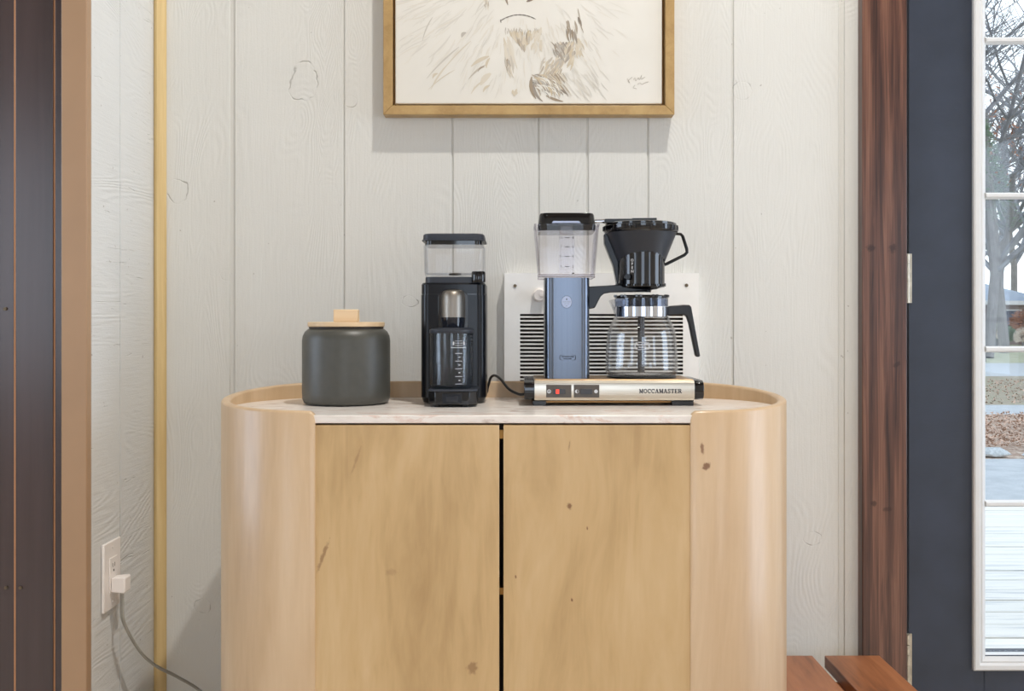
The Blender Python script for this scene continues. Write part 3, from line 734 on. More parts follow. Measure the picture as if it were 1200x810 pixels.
bm = B(); cz_ = pz(458.8, MD); ring_y(bm, px(643.4, MD), cz_, .0024, .0036, fy - .0012, fy); prism(bm, [(px(643.4, MD) - .0016, cz_ - .0013), (px(643.4, MD) + .0016, cz_ - .0013), (px(643.4, MD), cz_ + .0016)], 'y', fy - .0012, fy); obj('power_symbol', bm, M['mark_white'], s1)
bm = B(); xs = px(676, MD); ring_y(bm, xs, cz_, .0028, .0034, fy - .0012, fy); prism(bm, [(xs + .0030 * math.cos(a), cz_ + .0030 * math.sin(a)) for a in (PI / 2 + PI * i / 12 for i in range(13))], 'y', fy - .0012, fy); obj('half_pot_symbol', bm, M['mark_white'], s2)
bm = B(); disc_y(bm, px(698.4, MD), cz_, .0034, fy - .0012, fy); obj('full_pot_symbol', bm, M['mark_white'], s2)
def slab_word(name, word, h, xc, y, zc, width, mat, parent):
    """bold slab-serif capitals built from strokes"""
    T, t = .25, .13
    def arc(cx_, cy2, rx, ry, a0, a1, n=14): return [(cx_ + rx * math.cos(math.radians(a0 + (a1 - a0) * i / n)), cy2 + ry * math.sin(math.radians(a0 + (a1 - a0) * i / n))) for i in range(n + 1)]
    G = {'M': (1.28, [([(.20, 0), (.20, 1)], t), ([(.20, 1), (.64, .12)], T), ([(.64, .12), (1.06, 1)], t), ([(1.06, 1), (1.06, 0)], T), ([(0, .06), (.42, .06)], t), ([(.84, .06), (1.28, .06)], t), ([(0, .94), (.3, .94)], t), ([(1.0, .94), (1.28, .94)], t)]),
         'O': (1.10, [(arc(.55, .5, .43, .44, 0, 360, 24), .19)]), 'C': (1.06, [(arc(.55, .5, .43, .44, 38, 322, 20), .19), ([(.93, .64), (.93, 1)], t)]),
         'A': (1.14, [([(.16, 0), (.52, 1)], t), ([(.56, 1), (.95, 0)], T), ([(.3, .34), (.8, .34)], t), ([(0, .06), (.36, .06)], t), ([(.74, .06), (1.14, .06)], t)]),
         'S': (.92, [([(.78, .74), (.70, .9), (.46, .94), (.22, .88), (.16, .72), (.26, .58), (.60, .46), (.76, .34), (.72, .14), (.46, .06), (.22, .12), (.12, .28)], .19), ([(.8, .66), (.8, 1)], .1), ([(.1, 0), (.1, .34)], .1)]),
         'T': (1.02, [([(.51, 0), (.51, 1)], T), ([(.04, .94), (.98, .94)], t), ([(.08, .66), (.08, 1)], .1), ([(.94, .66), (.94, 1)], .1), ([(.28, .06), (.74, .06)], t)]),
         'E': (1.00, [([(.24, 0), (.24, 1)], T), ([(.04, .94), (.9, .94)], t), ([(.24, .5), (.66, .5)], t), ([(.04, .06), (.94, .06)], t), ([(.88, .68), (.88, 1)], .1), ([(.92, 0), (.92, .34)], .1), ([(.66, .36), (.66, .64)], .1)]),
         'R': (1.14, [([(.24, 0), (.24, 1)], T), ([(.04, .94), (.6, .94)], t), (arc(.6, .72, .24, .22, 90, -90, 10), .19), ([(.24, .5), (.6, .5)], t), ([(.58, .5), (.92, .04)], T), ([(.04, .06), (.46, .06)], t), ([(.8, .06), (1.14, .06)], t)])}
    tot = sum(G[c][0] for c in word) + .12 * (len(word) - 1); k = width / tot; x = xc - width / 2; bm = B(); q = 0
    for c in word:
        for pts, w in G[c][1]:
            for (a0, b0), (a1, b1) in zip(pts, pts[1:]):
                p0, p1 = Vector((x + a0 * k, zc - h / 2 + b0 * h)), Vector((x + a1 * k, zc - h / 2 + b1 * h)); d = (p1 - p0); n = Vector((-d.y, d.x)).normalized() * w * h * .5; e = d.normalized() * .02 * h; q += 1
                yy = y - q * 1e-7
                bm.faces.new([bm.verts.new((p.x, yy, p.y)) for p in (p0 - n - e, p1 - n + e, p1 + n + e, p0 + n - e)])
        x += (G[c][0] + .12) * k
    return obj(name, bm, mat, parent)
slab_word('name_text', 'MOCCAMASTER', .0078, px(774, MD), fy - .0004, pz(458.4, MD), 50 * MD / F, M['mark_dark'], cm)
# power cord
bm = B(); cpts = [(px(617, 1.76), -.24, pz(462, 1.80)), (px(608, 1.80), -.225, pz(463, 1.80)), (px(596, 1.82), -.20, pz(456, 1.84)), (px(587, 1.86), -.165, pz(445, 1.88)), (px(580, 1.9), -.135, pz(440.5, 1.9)), (px(575, 1.91), -.125, pz(443, 1.91)), (px(572.0, 1.915), -.120, pz(452, 1.915)), (px(566, 1.915), -.120, MT + .004), (px(540, 1.915), -.120, MT + .0035)]
tube(bm, smooth_path(cpts, 6), .0027, 10); obj('power_cord', bm, M['black_cord'], cm)
# column
KD = 1.774; k = KD / F; kx = px(665, KD); kw = 53 * k; kdp = .10; kyc = Y(KD) + kdp / 2
zc0, zc1 = zb1 + .0008, pz(325.5, KD)
bm = B(); rr_loft(bm, [(zc0, kx, kyc, kw, kdp, .017), (zc1, kx, kyc, kw, kdp, .017)], 10); colm = obj('column', bm, M['silver'], cm)
kyf = Y(KD)
# badge on the column
bz = pz(354.0, KD); bxx = px(664, KD)
bm = B(); disc_y(bm, bxx, bz, .0115, kyf - .0005, kyf + .0002, 28, rx=.0098); obj('badge', bm, M['badge'], colm)
bm = B(); ring_y(bm, bxx, bz, .0112, .0117, kyf - .0007, kyf, 32, sx=.86); prism(bm, [(bxx + .0013 * math.cos(a), bz + .0052 + .0015 * math.sin(a) + (.001 if abs(a - PI / 2) < .1 else 0)) for a in (PI * 2 * i / 16 for i in range(16))], 'y', kyf - .0007, kyf); obj('badge_print', bm, M['mark_dark'], colm)
text('badge_text', 'HAND MADE', .0026, (bxx, kyf - .0006, bz + .0002), M['mark_grey'], colm, sx=.95)
text('badge_text', 'EST 1964', .0022, (bxx, kyf - .0006, bz - .0036), M['mark_grey'], colm)
bm = B(); box(bm, bxx - .0017, bxx + .0017, kyf - .0006, kyf, bz - .0076, bz - .0069); obj('badge_rule', bm, M['mark_grey'], colm)
# maker's logo: bracketed oval with two lines
lx, lz_ = px(665.2, KD), pz(419.2, KD)
bm = B()
for sgn in (-1, 1):
    pts = [(lx + sgn * .0065, lz_ + .0056), (lx + sgn * .0110, lz_ + .0046), (lx + sgn * .0150, lz_ + .0040), (lx + sgn * .0160, lz_), (lx + sgn * .0150, lz_ - .0036), (lx + sgn * .0110, lz_ - .0046), (lx + sgn * .0065, lz_ - .0058)]
    wd = [.0002, .0004, .0009, .0015, .0009, .0004, .0002]
    out = [(x - sgn * w * .2, z + w * .4 * (1 if z > lz_ else -1)) for (x, z), w in zip(pts, wd)]; inn2 = [(x - sgn * w * 1.1, z - w * .3 * (1 if z > lz_ else -1)) for (x, z), w in zip(pts, wd)]
    for i in range(6):
        v = [bm.verts.new((a[0], kyf - .0004, a[1])) for a in (out[i], out[i + 1], inn2[i + 1], inn2[i])]; bm.faces.new(v)
obj('logo_bracket', bm, M['mark_dark'], colm)
text('logo_text', 'TECHNIVORM', .0040, (lx, kyf - .0005, lz_ + .0017), M['mark_dark'], colm, sx=.92, bold=.00012)
text('logo_text', 'HOLLAND', .0034, (lx, kyf - .0005, lz_ - .0022), M['mark_dark'], colm, sx=.95, bold=.00012)
# water tank
TD = 1.765; t_ = TD / F; ty = -.222; tx = px(664.8, TD)
def tz(y): return pz(y, TD)
ztb, ztt = zc1 + .0003, tz(263)
bm = B(); w0, w1, d0, d1 = 66.5 * t_, 76 * t_, .106, .118
rr_loft(bm, [(ztb, tx, ty, w0, d0, .012), (ztb + .006, tx, ty, w0, d0, .013), (ztt, tx, ty, w1, d1, .014), (ztt, tx, ty, w1 - .005, d1 - .005, .012), (ztb + .0065, tx, ty, w0 - .005, d0 - .005, .011), (ztb + .0055, tx, ty, w0 - .005, d0 - .005, .011)], 6)
tk = obj('water_tank', bm, M['tank'], cm)
bm = B()
for zq, e in ((ztb + .0015, .0012), (ztb + .0062, .001)): 
    pth = [(x, y, zq) for x, y in rrect(tx, ty, w0 + .0004, d0 + .0004, .013)]; tube(bm, pth + [pth[0]], .0006, 5)
obj('tank_rim', bm, M['clip'], tk)
bm = B(); rr_loft(bm, [(ztt - .001, tx, ty, w1 + .002, d1 + .002, .015), (ztt + .0022, tx, ty, w1 + .002, d1 + .002, .015), (ztt + .0022, tx, ty, w1 - .004, d1 - .004, .013), (ztt - .001, tx, ty, w1 - .004, d1 - .004, .013)], 6, False, False); obj('tank_lip', bm, M['tank'], tk)
# level strip and marks on the front of the tank
tf0, tf1 = ty - d0 / 2, ty - d1 / 2
def tfy(z): return tf0 + (tf1 - tf0) * (z - ztb) / (ztt - ztb) - .0006
SD = 1.763
bm = B(); v = [bm.verts.new(p) for p in ((px(655.5, SD), tfy(ztb + .008), ztb + .008), (px(673, SD), tfy(ztb + .008), ztb + .008), (px(673, SD), tfy(pz(277, SD)), pz(277, SD)), (px(655.5, SD), tfy(pz(277, SD)), pz(277, SD)))]
bm.faces.new(v); obj('level_strip', bm, M['strip'], tk)
bm = B()
for y in (278.5, 289.2, 300.4, 312.3):
    z = pz(y, SD); box(bm, px(662, SD), px(667.5, SD), tfy(z) - .0006, tfy(z) - .0002, z - .0006, z + .0006)
z = pz(320.2, SD); disc_y(bm, px(671.8, SD), z, .0014, tfy(z) - .0006, tfy(z) - .0002, 10, rx=.0020)
obj('level_marks', bm, M['mark_dark'], tk)
for y, a, b in ((278.5, '1¼', '8'), (289.2, '1', '6'), (300.4, '¾', '4'), (312.3, '½', '2')):
    z = pz(y, SD); 
    text('level_number', a, .0066, (px(657.5, SD), tfy(z) - .0006, z), M['mark_dark'], tk); text('level_number', b, .0070, (px(671.6, SD), tfy(z) - .0006, z), M['mark_dark'], tk)
obj('tank_clip', box(B(), px(656, SD), px(671.5, SD), tf1 - .004, tf1 - .0012, pz(275.5, SD), pz(264.6, SD)), M['clip'], tk, bevel=.001)
# tank lid
bm = B(); rr_loft(bm, [(tz(269.5), tx, ty, 67 * t_, d1 - .018, .012), (tz(262.4), tx, ty, 69 * t_, d1 - .014, .013)]); tl = obj('tank_lid', bm, M['black_gloss'], cm)
bm = B(); rr_loft(bm, [(ztt + .0023, tx, ty, 67.5 * t_, d1 - .012, .015), (tz(257), tx, ty, 66.5 * t_, d1 - .013, .016), (tz(251), tx, ty, 65 * t_, d1 - .015, .016), (tz(249), tx, ty, 63 * t_, d1 - .019, .015), (tz(248.5), tx, ty, 60 * t_, d1 - .024, .014)]); obj('lid_cap', bm, M['black_gloss'], tl)
bm = B(); prism(bm, [(px(648, 1.71), tz(261.2)), (px(683, 1.71), tz(261.2)), (px(681, 1.71), tz(258.8)), (px(650, 1.71), tz(258.8))], 'y', ty - d1 / 2 + .003, ty - d1 / 2 + .012); obj('lid_finger_grip', bm, M['badge'], tl)
# outlet arm across the basket
BD = 1.825; b_ = BD / F; bxk, byk = px(750.5, BD), -.222
def bz_(y): return pz(y, BD)
bm = B(); tube(bm, [(px(690, BD), byk, bz_(261.5)), (px(698, BD), byk, bz_(259.6)), (px(716, BD), byk, bz_(259.2))], .0042, 14); obj('outlet_tube', bm, M['chrome'], cm)
bm = B(); prism(bm, [(px(708, BD), bz_(261.8)), (px(768.5, BD), bz_(261.4)), (px(768.5, BD), bz_(256.2)), (px(740, BD), bz_(256.6)), (px(740, BD), bz_(257.2)), (px(708, BD), bz_(257.4))], 'y', byk - .012, byk + .012); obj('outlet_arm', bm, M['black'], cm, bevel=.001)
# brew basket
bk = thing('brew_basket', 'black conical brew basket with ribbed lid hanging over the glass carafe', 'brew basket', (bxk, byk, bz_(340)))
zt1, zcb = bz_(274), bz_(334)
rt = 41.5 * b_; rb = 26.8 * b_
def cone_r(z): return .0425 + (rt - .0425) * (z - bz_(314)) / (zt1 - bz_(314))
def cyl_r(a): f = max(0, -math.sin(a)); return .0455 + .0085 * f ** 1.5
bm = B(); N = 72; zs = [zcb + (zt1 - zcb) * i / 44 for i in range(45)]
rings = [[None] * N for _ in zs]
for i, z in enumerate(zs):
    for j in range(N):
        a = 2 * PI * j / N; r = max(cone_r(z), cyl_r(a)); rings[i][j] = (bxk + r * math.cos(a), byk + r * math.sin(a), z)
Rv = [[bm.verts.new(p) for p in r] for r in rings]
for i in range(44):
    for j in range(N):
        f = bm.faces.new((Rv[i][j], Rv[i][(j + 1) % N], Rv[i + 1][(j + 1) % N], Rv[i + 1][j]))
        a = 2 * PI * (j + .5) / N; f.material_index = 0 if cone_r((zs[i] + zs[i + 1]) / 2) > cyl_r(a) else 1
bm.faces.new(Rv[0][::-1]).material_index = 1
# inner wall so that the basket is hollow
lathe(bm, [(.038, zcb + .004), (.04, bz_(314)), (rt - .003, zt1 - .001)], (bxk, byk), N, False)
obj('cone', bm, [M['black_mat'], M['black_gloss']], bk, sharp=40)
bm = B(); lathe(bm, [(.020, bz_(342.8)), (.021, bz_(340.5)), (.030, bz_(339.2)), (.046, bz_(337)), (.047, bz_(334.6)), (.0462, zcb - .0001)], (bxk, byk), 48); obj('drip_spout', bm, M['black_gloss'], bk)
bm = B()
for j in range(60):
    a0, a1 = 2 * PI * j / 60, 2 * PI * (j + .55) / 60; rj = .0475
    loft(bm, [[(bxk + rr2 * math.cos(a), byk + rr2 * math.sin(a), z) for rr2, z in ((rj - .003, bz_(336)), (rj + .001, bz_(336)), (rj + .001, bz_(332.6)), (rj - .003, bz_(332.6)))] for a in (a0, a1)])
obj('lower_ribs', bm, M['black_gloss'], bk)['kind'] = 'stuff'
rl = 43.6 * b_
bm = B(); lathe(bm, [(rl - .004, bz_(274.2)), (rl - .0015, bz_(273.0)), (rl, bz_(271)), (rl, bz_(266)), (rl - .001, bz_(265.4)), (rl - .0035, bz_(265.2)), (rl - .0035, bz_(263.2)), (rl - .007, bz_(262.2)), (.001, bz_(261.9))], (bxk, byk), 72); bl = obj('basket_lid', bm, M['black_gloss'], bk, sharp=30)
bm = B()
for j in range(48):
    a = 2 * PI * j / 48
    if j % 8 in (0, 1, 2, 5): tube(bm, [(bxk + (rl + .0002) * math.cos(a), byk + (rl + .0002) * math.sin(a), z) for z in (bz_(271.5), bz_(266.2))], .0012, 6)
obj('lid_ribs', bm, M['black_gloss'], bl)['kind'] = 'stuff'
# wire handle
hx = lambda x: px(x, BD)
bm = B(); wp_ = [(hx(786), byk, bz_(273.5)), (hx(791), byk, bz_(274.2)), (hx(797.5), byk, bz_(274.6)), (hx(799.8), byk, bz_(277)), (hx(804.6), byk, bz_(292)), (hx(804.8), byk, bz_(296)), (hx(802), byk, bz_(299)), (hx(781), byk, bz_(309.5)), (hx(776), byk, bz_(311))]
tube(bm, wp_, .0015, 10, flat=2.2); obj('wire_handle', bm, M['black'], bk)
bm = B(); prism(bm, [(hx(707.3), bz_(275)), (hx(710.5), bz_(275)), (hx(727.5), bz_(313)), (hx(727.5), bz_(335)), (hx(722.5), bz_(334)), (hx(718, ), bz_(312)), (hx(707.8), bz_(286))], 'y', byk - .010, byk + .012); obj('basket_fin', bm, M['black_satin'], bk, bevel=.001)
bm = B(); disc_y(bm, hx(731.5), bz_(326), .0055, byk - .052, byk - .040, 16); obj('drip_stop_knob', bm, M['black_satin'], bk)
text('basket_print', 'O\nP\nE\nN', .0070, (px(740.3, 1.777), byk - .0540, pz(312, 1.777)), M['mark_white'], bk, rot=(PI / 2, 0, math.radians(-14)), bold=.0001)
# holder arm from the column to the basket
ar = kyc
bm = B(); x_c = kx + kw / 2 - .001; kk = 1.80 
def ap(x, y): return (px(x, kk), pz(y, kk))
out = [(x_c, pz(336, kk)), ap(700, 335.3), ap(726, 333.8), ap(760, 334.2), ap(772, 338.5), ap(740, 342.2), ap(716, 342.8), ap(708, 344.2), ap(704, 347.5), ap(699, 357), ap(697, 361), (x_c, pz(362.5, kk))]
prism(bm, out, 'y', ar - .026, ar - .004); hold = obj('basket_holder', bm, M['black_satin'], cm, bevel=.0015)
bm = B(); lathe(bm, [(.034, bz_(343)), (.050, bz_(339.2)), (.0505, bz_(338.2)), (.035, bz_(338.6))], (bxk, byk), 40, False); bm.free()
# hot plate
pc = px(751.5, BD); pzb = zb1 + .0008
bm = B(); lathe(bm, [(.066, pzb), (.067, pzb + .001), (.066, pzb + .0032), (.001, pzb + .0034)], (pc, byk), 56); obj('hot_plate', bm, M['black'], cm)

# ------------------------------------------------------------------ carafe
cz0 = pzb + .0038
cf = thing('coffee_carafe', 'empty glass coffee carafe with black handle on the hot plate', 'carafe', (pc, byk, cz0))
prof = [(.001, cz0), (.060, cz0), (.0655, cz0 + .0015), (.0690, cz0 + .006), (.0700, cz0 + .014), (.0692, cz0 + .030), (.0680, cz0 + .055), (.0665, cz0 + .075), (.0645, cz0 + .087), (.0605, cz0 + .097), (.0560, cz0 + .105), (.0525, cz0 + .112), (.0510, cz0 + .117), (.0508, bz_(350))]
inn3 = [(r - .0026, z + (.0030 if r < .066 and z < cz0 + .01 else 0)) for r, z in prof]; inn3[0] = (.001, cz0 + .004); inn3[1] = (.058, cz0 + .004); inn3[2] = (.063, cz0 + .0055); inn3[3] = (.0662, cz0 + .009)
bm = B(); lathe(bm, prof + inn3[::-1], (pc, byk), 80)
# pouring spout: pull the rim outward on the left
for v in bm.verts:
    d = Vector((v.co.x - pc, v.co.y - byk)); a = math.atan2(d.y, d.x); da = abs((a - PI + PI) % (2 * PI) - PI); 
    da = abs(abs(a) - PI)
    if v.co.z > bz_(362) and da < .35:
        q = (1 - da / .35) ** 1.5 * min(1, (v.co.z - bz_(362)) / .014) * .013
        v.co.x -= q; v.co.z -= q * .35
obj('glass_jug', bm, M['glass'], cf, sharp=60)
bm = B(); lathe(bm, [(.0519, bz_(371.5)), (.0527, bz_(371)), (.0527, bz_(359.8)), (.0519, bz_(359.3)), (.0512, bz_(359.3)), (.0512, bz_(371.5))], (pc, byk), 64, False); 
obj('steel_band', bm, M['chrome'], cf)
bm = B(); lathe(bm, [(.0300, bz_(368)), (.0320, bz_(351)), (.0520, bz_(349.8)), (.0523, bz_(347.6)), (.049, bz_(346.4)), (.001, bz_(346.2))], (pc, byk), 60, False); cl = obj('carafe_lid', bm, M['black_gloss'], cf)
bm = B(); lathe(bm, [(.0513, bz_(359.2)), (.0516, bz_(350.6))], (pc, byk), 64, False); obj('smoked_collar', bm, M['smoke'], cl)
bm = B()
for j in range(40):
    a = 2 * PI * j / 40
    if j % 4 < 2: box(bm, *[c for c in (pc + .0515 * math.cos(a) - .0022, pc + .0515 * math.cos(a) + .0022, byk + .0515 * math.sin(a) - .0022, byk + .0515 * math.sin(a) + .0022, bz_(348.6), bz_(346.0))])
obj('lid_ribs', bm, M['black_gloss'], cl)['kind'] = 'stuff'
bm = B(); lathe(bm, [(.0068, cz0 + .006), (.0068, cz0 + .075), (.0068, bz_(366))], (pc - .001, byk - .004), 24); obj('mixing_tube', bm, M['black_gloss'], cl)
hx0 = pc + .0515
bm = B(); hp_ = lambda x, y: (px(x, BD), bz_(y))
prism(bm, [hp_(780.5, 359), hp_(800, 357.2), hp_(807, 357.4), hp_(809.3, 360), hp_(819.6, 416.5), hp_(819, 418.2), hp_(815.2, 418.2), hp_(814, 416), hp_(806.5, 379), hp_(803.5, 370.5), hp_(800, 369.2), hp_(780.5, 370.2)], 'y', byk - .0075, byk + .0075); obj('handle', bm, M['black'], cf, bevel=.0022, seg=3)
# printed logo on the glass
bm = B(); ld_ = BD - .068; lzz, lxx = pz(405.5, ld_), px(752.5, ld_); 
def arcline(bm, z, x0, x1, h, rr_=.0682):
    n = 8; P = []
    for i in range(n + 1):
        x = x0 + (x1 - x0) * i / n; xx_ = x - pc; P.append((x, byk - math.sqrt(rr_ ** 2 - xx_ ** 2) - .0003))
    for a, b in zip(P, P[1:]):
        bm.faces.new([bm.verts.new((*a, z - h)), bm.verts.new((*b, z - h)), bm.verts.new((*b, z + h)), bm.verts.new((*a, z + h))])
arcline(bm, lzz + .0068, lxx - .008, lxx + .008, .0005); arcline(bm, lzz - .0068, lxx - .008, lxx + .008, .0005)
for sgn in (-1, 1):
    for q, h in ((.0135, .004), (.0122, .0052)): arcline(bm, lzz, lxx + sgn * q - .0006, lxx + sgn * q + .0006, h)
    arcline(bm, lzz + .0058, lxx + sgn * .0105 - .002, lxx + sgn * .0105 + .002, .0006); arcline(bm, lzz - .0058, lxx + sgn * .0105 - .002, lxx + sgn * .0105 + .002, .0006)
lg = obj('logo_print', bm, M['mark_white'], cf)
text('logo_text', 'TECHNIVORM', .0042, (lxx, byk - .0690, lzz + .0020), M['mark_white'], cf, sx=.85, bold=.0001)
text('logo_text', 'HOLLAND', .0036, (lxx, byk - .0690, lzz - .0026), M['mark_white'], cf, sx=.9, bold=.0001)

# ------------------------------------------------------------------ wall heater
HD = CAMD - .028
hx0, hx1, hz0, hz1 = px(591, HD), px(819, HD), .72, pz(320.3, HD)
ht = thing('wall_heater', 'white wall heater with horizontal louvers behind the coffee maker', 'heater', ((hx0 + hx1) / 2, -.001, hz0))
sx0, sx1 = px(609.5, HD), px(800.5, HD); szt = pz(368, HD); szb = .745
hy = Y(HD)
bm = B(); box(bm, hx0, sx0, hy, hy + .003, hz0, hz1); box(bm, sx1, hx1, hy, hy + .003, hz0, hz1); box(bm, sx0, sx1, hy, hy + .003, szt, hz1); box(bm, sx0, sx1, hy, hy + .003, hz0, szb)
box(bm, hx0, hx0 + .002, hy + .003, -.001, hz0, hz1); box(bm, hx1 - .002, hx1, hy + .003, -.001, hz0, hz1); box(bm, hx0, hx1, hy + .003, -.001, hz1 - .002, hz1); box(bm, hx0, hx1, hy + .003, -.001, hz0, hz0 + .002)
obj('cover', bm, M['heater'], ht)
obj('heater_core', box(B(), hx0 + .004, hx1 - .004, hy + .012, -.002, hz0 + .004, hz1 - .004), M['slot'], ht)
p_ = 4.56 * HD / F; z = szt - p_ * .5
while z > szb + .003:
    bm = B(); h = p_ * .22; prism(bm, [(hy - .0006, z - h - p_ * .25), (hy + .0005, z - h - p_ * .25), (hy + .006, z + h * .6 - p_ * .25), (hy + .0045, z + h - p_ * .25), (hy - .0006, z + h * .4 - p_ * .25)], 'x', sx0 - .001, sx1 + .001); obj('louver_slat', bm, M['heater'], ht); z -= p_
obj('louver_rib', box(B(), px(690, HD), px(714.5, HD), hy - .0002, hy + .003, szb, szt), M['heater'], ht) if False else None
def knob(cx_, cz_):
    bm = B(); lathe(bm, [(.0155, 0), (.0155, .004), (.0135, .005), (.0125, .013), (.0115, .0145), (.001, .0145)], (0, 0), 32)
    bmesh.ops.rotate(bm, cent=(0, 0, 0), matrix=Matrix.Rotation(PI / 2, 3, 'X'), verts=bm.verts[:]); bmesh.ops.translate(bm, vec=(cx_, hy - .0001, cz_), verts=bm.verts[:])
    kb = obj('thermostat_knob', bm, M['white_plastic'], ht)
    bm = B(); box(bm, cx_ + .001, cx_ + .012, hy - .0165, hy - .0148, cz_ - .004, cz_ + .004); obj('knob_grip', bm, M['white_plastic'], kb, bevel=.0008)
knob(px(632, HD), pz(346, HD))
for a, b in ((603.5, 335), (804.5, 334.5)):
    bm = B(); disc_y(bm, px(a, HD), pz(b, HD), .0036, hy - .0016, hy + .001, 16); obj('screw', bm, M['screw'], ht)

# ------------------------------------------------------------------ picture
PD = CAMD - .036
fx0, fx1 = px(449, PD), px(790.5, PD); fz0 = pz(134.2, PD); fz1 = fz0 + .78
pic = thing('framed_picture', 'sepia animal sketch on canvas in a gold wooden floater frame on the wall', 'picture', ((fx0 + fx1) / 2, -.001, fz0))
fw = 10.8 * PD / F; yf = Y(PD)
def frame_bar(name, pts4):
    bm = B(); loft(bm, [[(x, y, z) for x, z in pts4] for y in (yf, -.002)]); return obj(name, bm, M['frame'], pic, bevel=.0012)
frame_bar('frame_rail', [(fx0, fz0), (fx1, fz0), (fx1 - fw, fz0 + fw), (fx0 + fw, fz0 + fw)])
frame_bar('frame_rail', [(fx0 + fw, fz1 - fw), (fx1 - fw, fz1 - fw), (fx1, fz1), (fx0, fz1)])
frame_bar('frame_stile', [(fx0, fz0), (fx0 + fw, fz0 + fw), (fx0 + fw, fz1 - fw), (fx0, fz1)])
frame_bar('frame_stile', [(fx1 - fw, fz0 + fw), (fx1, fz0), (fx1, fz1), (fx1 - fw, fz1 - fw)])
obj('frame_back', box(B(), fx0 + fw - .002, fx1 - fw + .002, -.012, -.004, fz0 + fw - .002, fz1 - fw + .002), M['frame_in'], pic)
QD = PD + .008; cy_ = Y(QD); ax0, ax1, az0, az1 = px(463, QD), px(776, QD), pz(121.8, QD), fz1 - fw - .004
cv = obj('canvas', box(B(), ax0, ax1, cy_, -.012, az0, az1), M['canvas'], pic, bevel=.002)
# brush strokes: thin tapered ribbons of sepia wash
rs = random.Random(3)
PAPER = lin((224, 221, 213))
bm = B(); ink = bm.loops.layers.float_color.new('ink')
nst = [0]
def stroke(x0, y0, x1, y1, w, rgb, a, bend=0.0):
    """pixel end points on the canvas, width in pixels, ink colour and density"""
    P0, P1 = Vector((x0, y0)), Vector((x1, y1)); d = P1 - P0
    if d.length < .2: return
    nrm = Vector((-d.y, d.x)).normalized(); n = 5; L_, R2 = [], []
    nst[0] += 1; yy = cy_ - .0002 - .0000004 * nst[0]
    for i in range(n + 1):
        t = i / n; p = P0 + d * t + nrm * bend * 4 * t * (1 - t); hw_ = w * .5 * (math.sin(PI * min(1, t * 1.0 + .06) * .97) ** .7)
        for S, sg in ((L_, 1), (R2, -1)):
            q = p + nrm * hw_ * sg
            q = Vector((min(max(q.x, 463.6), 775.2), min(q.y, 121)))
            S.append(bm.verts.new((px(q.x, QD), yy, pz(q.y, QD))))
    c = lin(rgb); c = tuple(PAPER[k] * (1 - a) + c[k] * a for k in range(3))
    for i in range(n):
        f = bm.faces.new((L_[i], L_[i + 1], R2[i + 1], R2[i]))
        for lp in f.loops: lp[ink] = (*c, 1)
TAN, BRN, GRY, DK = (186, 166, 130), (132, 110, 82), (128, 116, 104), (74, 62, 56)
def cluster(n, xs, ys, ang, length, w, cols, dens, bend=1.0, jit=12):
    for _ in range(n):
        x, y = rs.uniform(*xs), rs.uniform(*ys); a = math.radians((ang(x, y) if callable(ang) else ang) + rs.uniform(-jit, jit)); l = rs.uniform(*length)
        stroke(x, y, x + l * math.cos(a), y + l * math.sin(a), rs.uniform(*w), rs.choice(cols), rs.uniform(*dens), rs.uniform(-bend, bend))
rad = lambda x, y: math.degrees(math.atan2(y + 60, x - 612))
# faint mane radiating from the face, both sides and above
cluster(150, (480, 580), (-60, 70), lambda x, y: rad(x, y) + 6, (12, 38), (.8, 2.4), [TAN, GRY], (.05, .17), 2)
cluster(60, (640, 725), (-60, 70), lambda x, y: rad(x, y) - 8, (10, 30), (.8, 2.2), [TAN, GRY], (.05, .15), 2)
cluster(130, (545, 700), (30, 100), lambda x, y: rad(x, y), (8, 24), (.8, 2.2), [TAN, TAN, GRY], (.06, .18), 1.5)
cluster(40, (560, 660), (20, 60), lambda x, y: rad(x, y), (6, 16), (.7, 1.6), [TAN], (.08, .2), 1)
# long single strokes on the left
for a in ((538, 55, 500, 92, 2.0, GRY, .32), (546, 38, 541, 44, 4, GRY, .5), (552, 48, 518, 84, 1.4, TAN, .4), (525, 75, 505, 105, 2.2, TAN, .38), (507, 20, 495, 48, 1.6, GRY, .32), (513, 86, 507, 92, 3, TAN, .5), (533, 82, 502, 105, 1.2, TAN, .45),
          (573, 66, 552, 78, 4.5, TAN, .5), (574, 68, 570, 80, 3, TAN, .55), (569, 76, 549, 93, 2.2, BRN, .45), (568, 78, 560, 84, 2.0, BRN, .7), (575, 86, 563, 100, 7, TAN, .35), (574, 100, 566, 108, 3, TAN, .55), (566, 95, 552, 110, 2, TAN, .4)):
    stroke(*a[:4], a[4], a[5], a[6], 1.5)
# left beard streak
cluster(26, (590, 600), (42, 70), 75, (14, 30), (2.0, 4.5), [TAN, TAN, BRN], (.25, .5), 1.5, 8)
cluster(10, (592, 597), (68, 78), 80, (4, 10), (.8, 1.6), [BRN, GRY], (.5, .8), 1, 8)
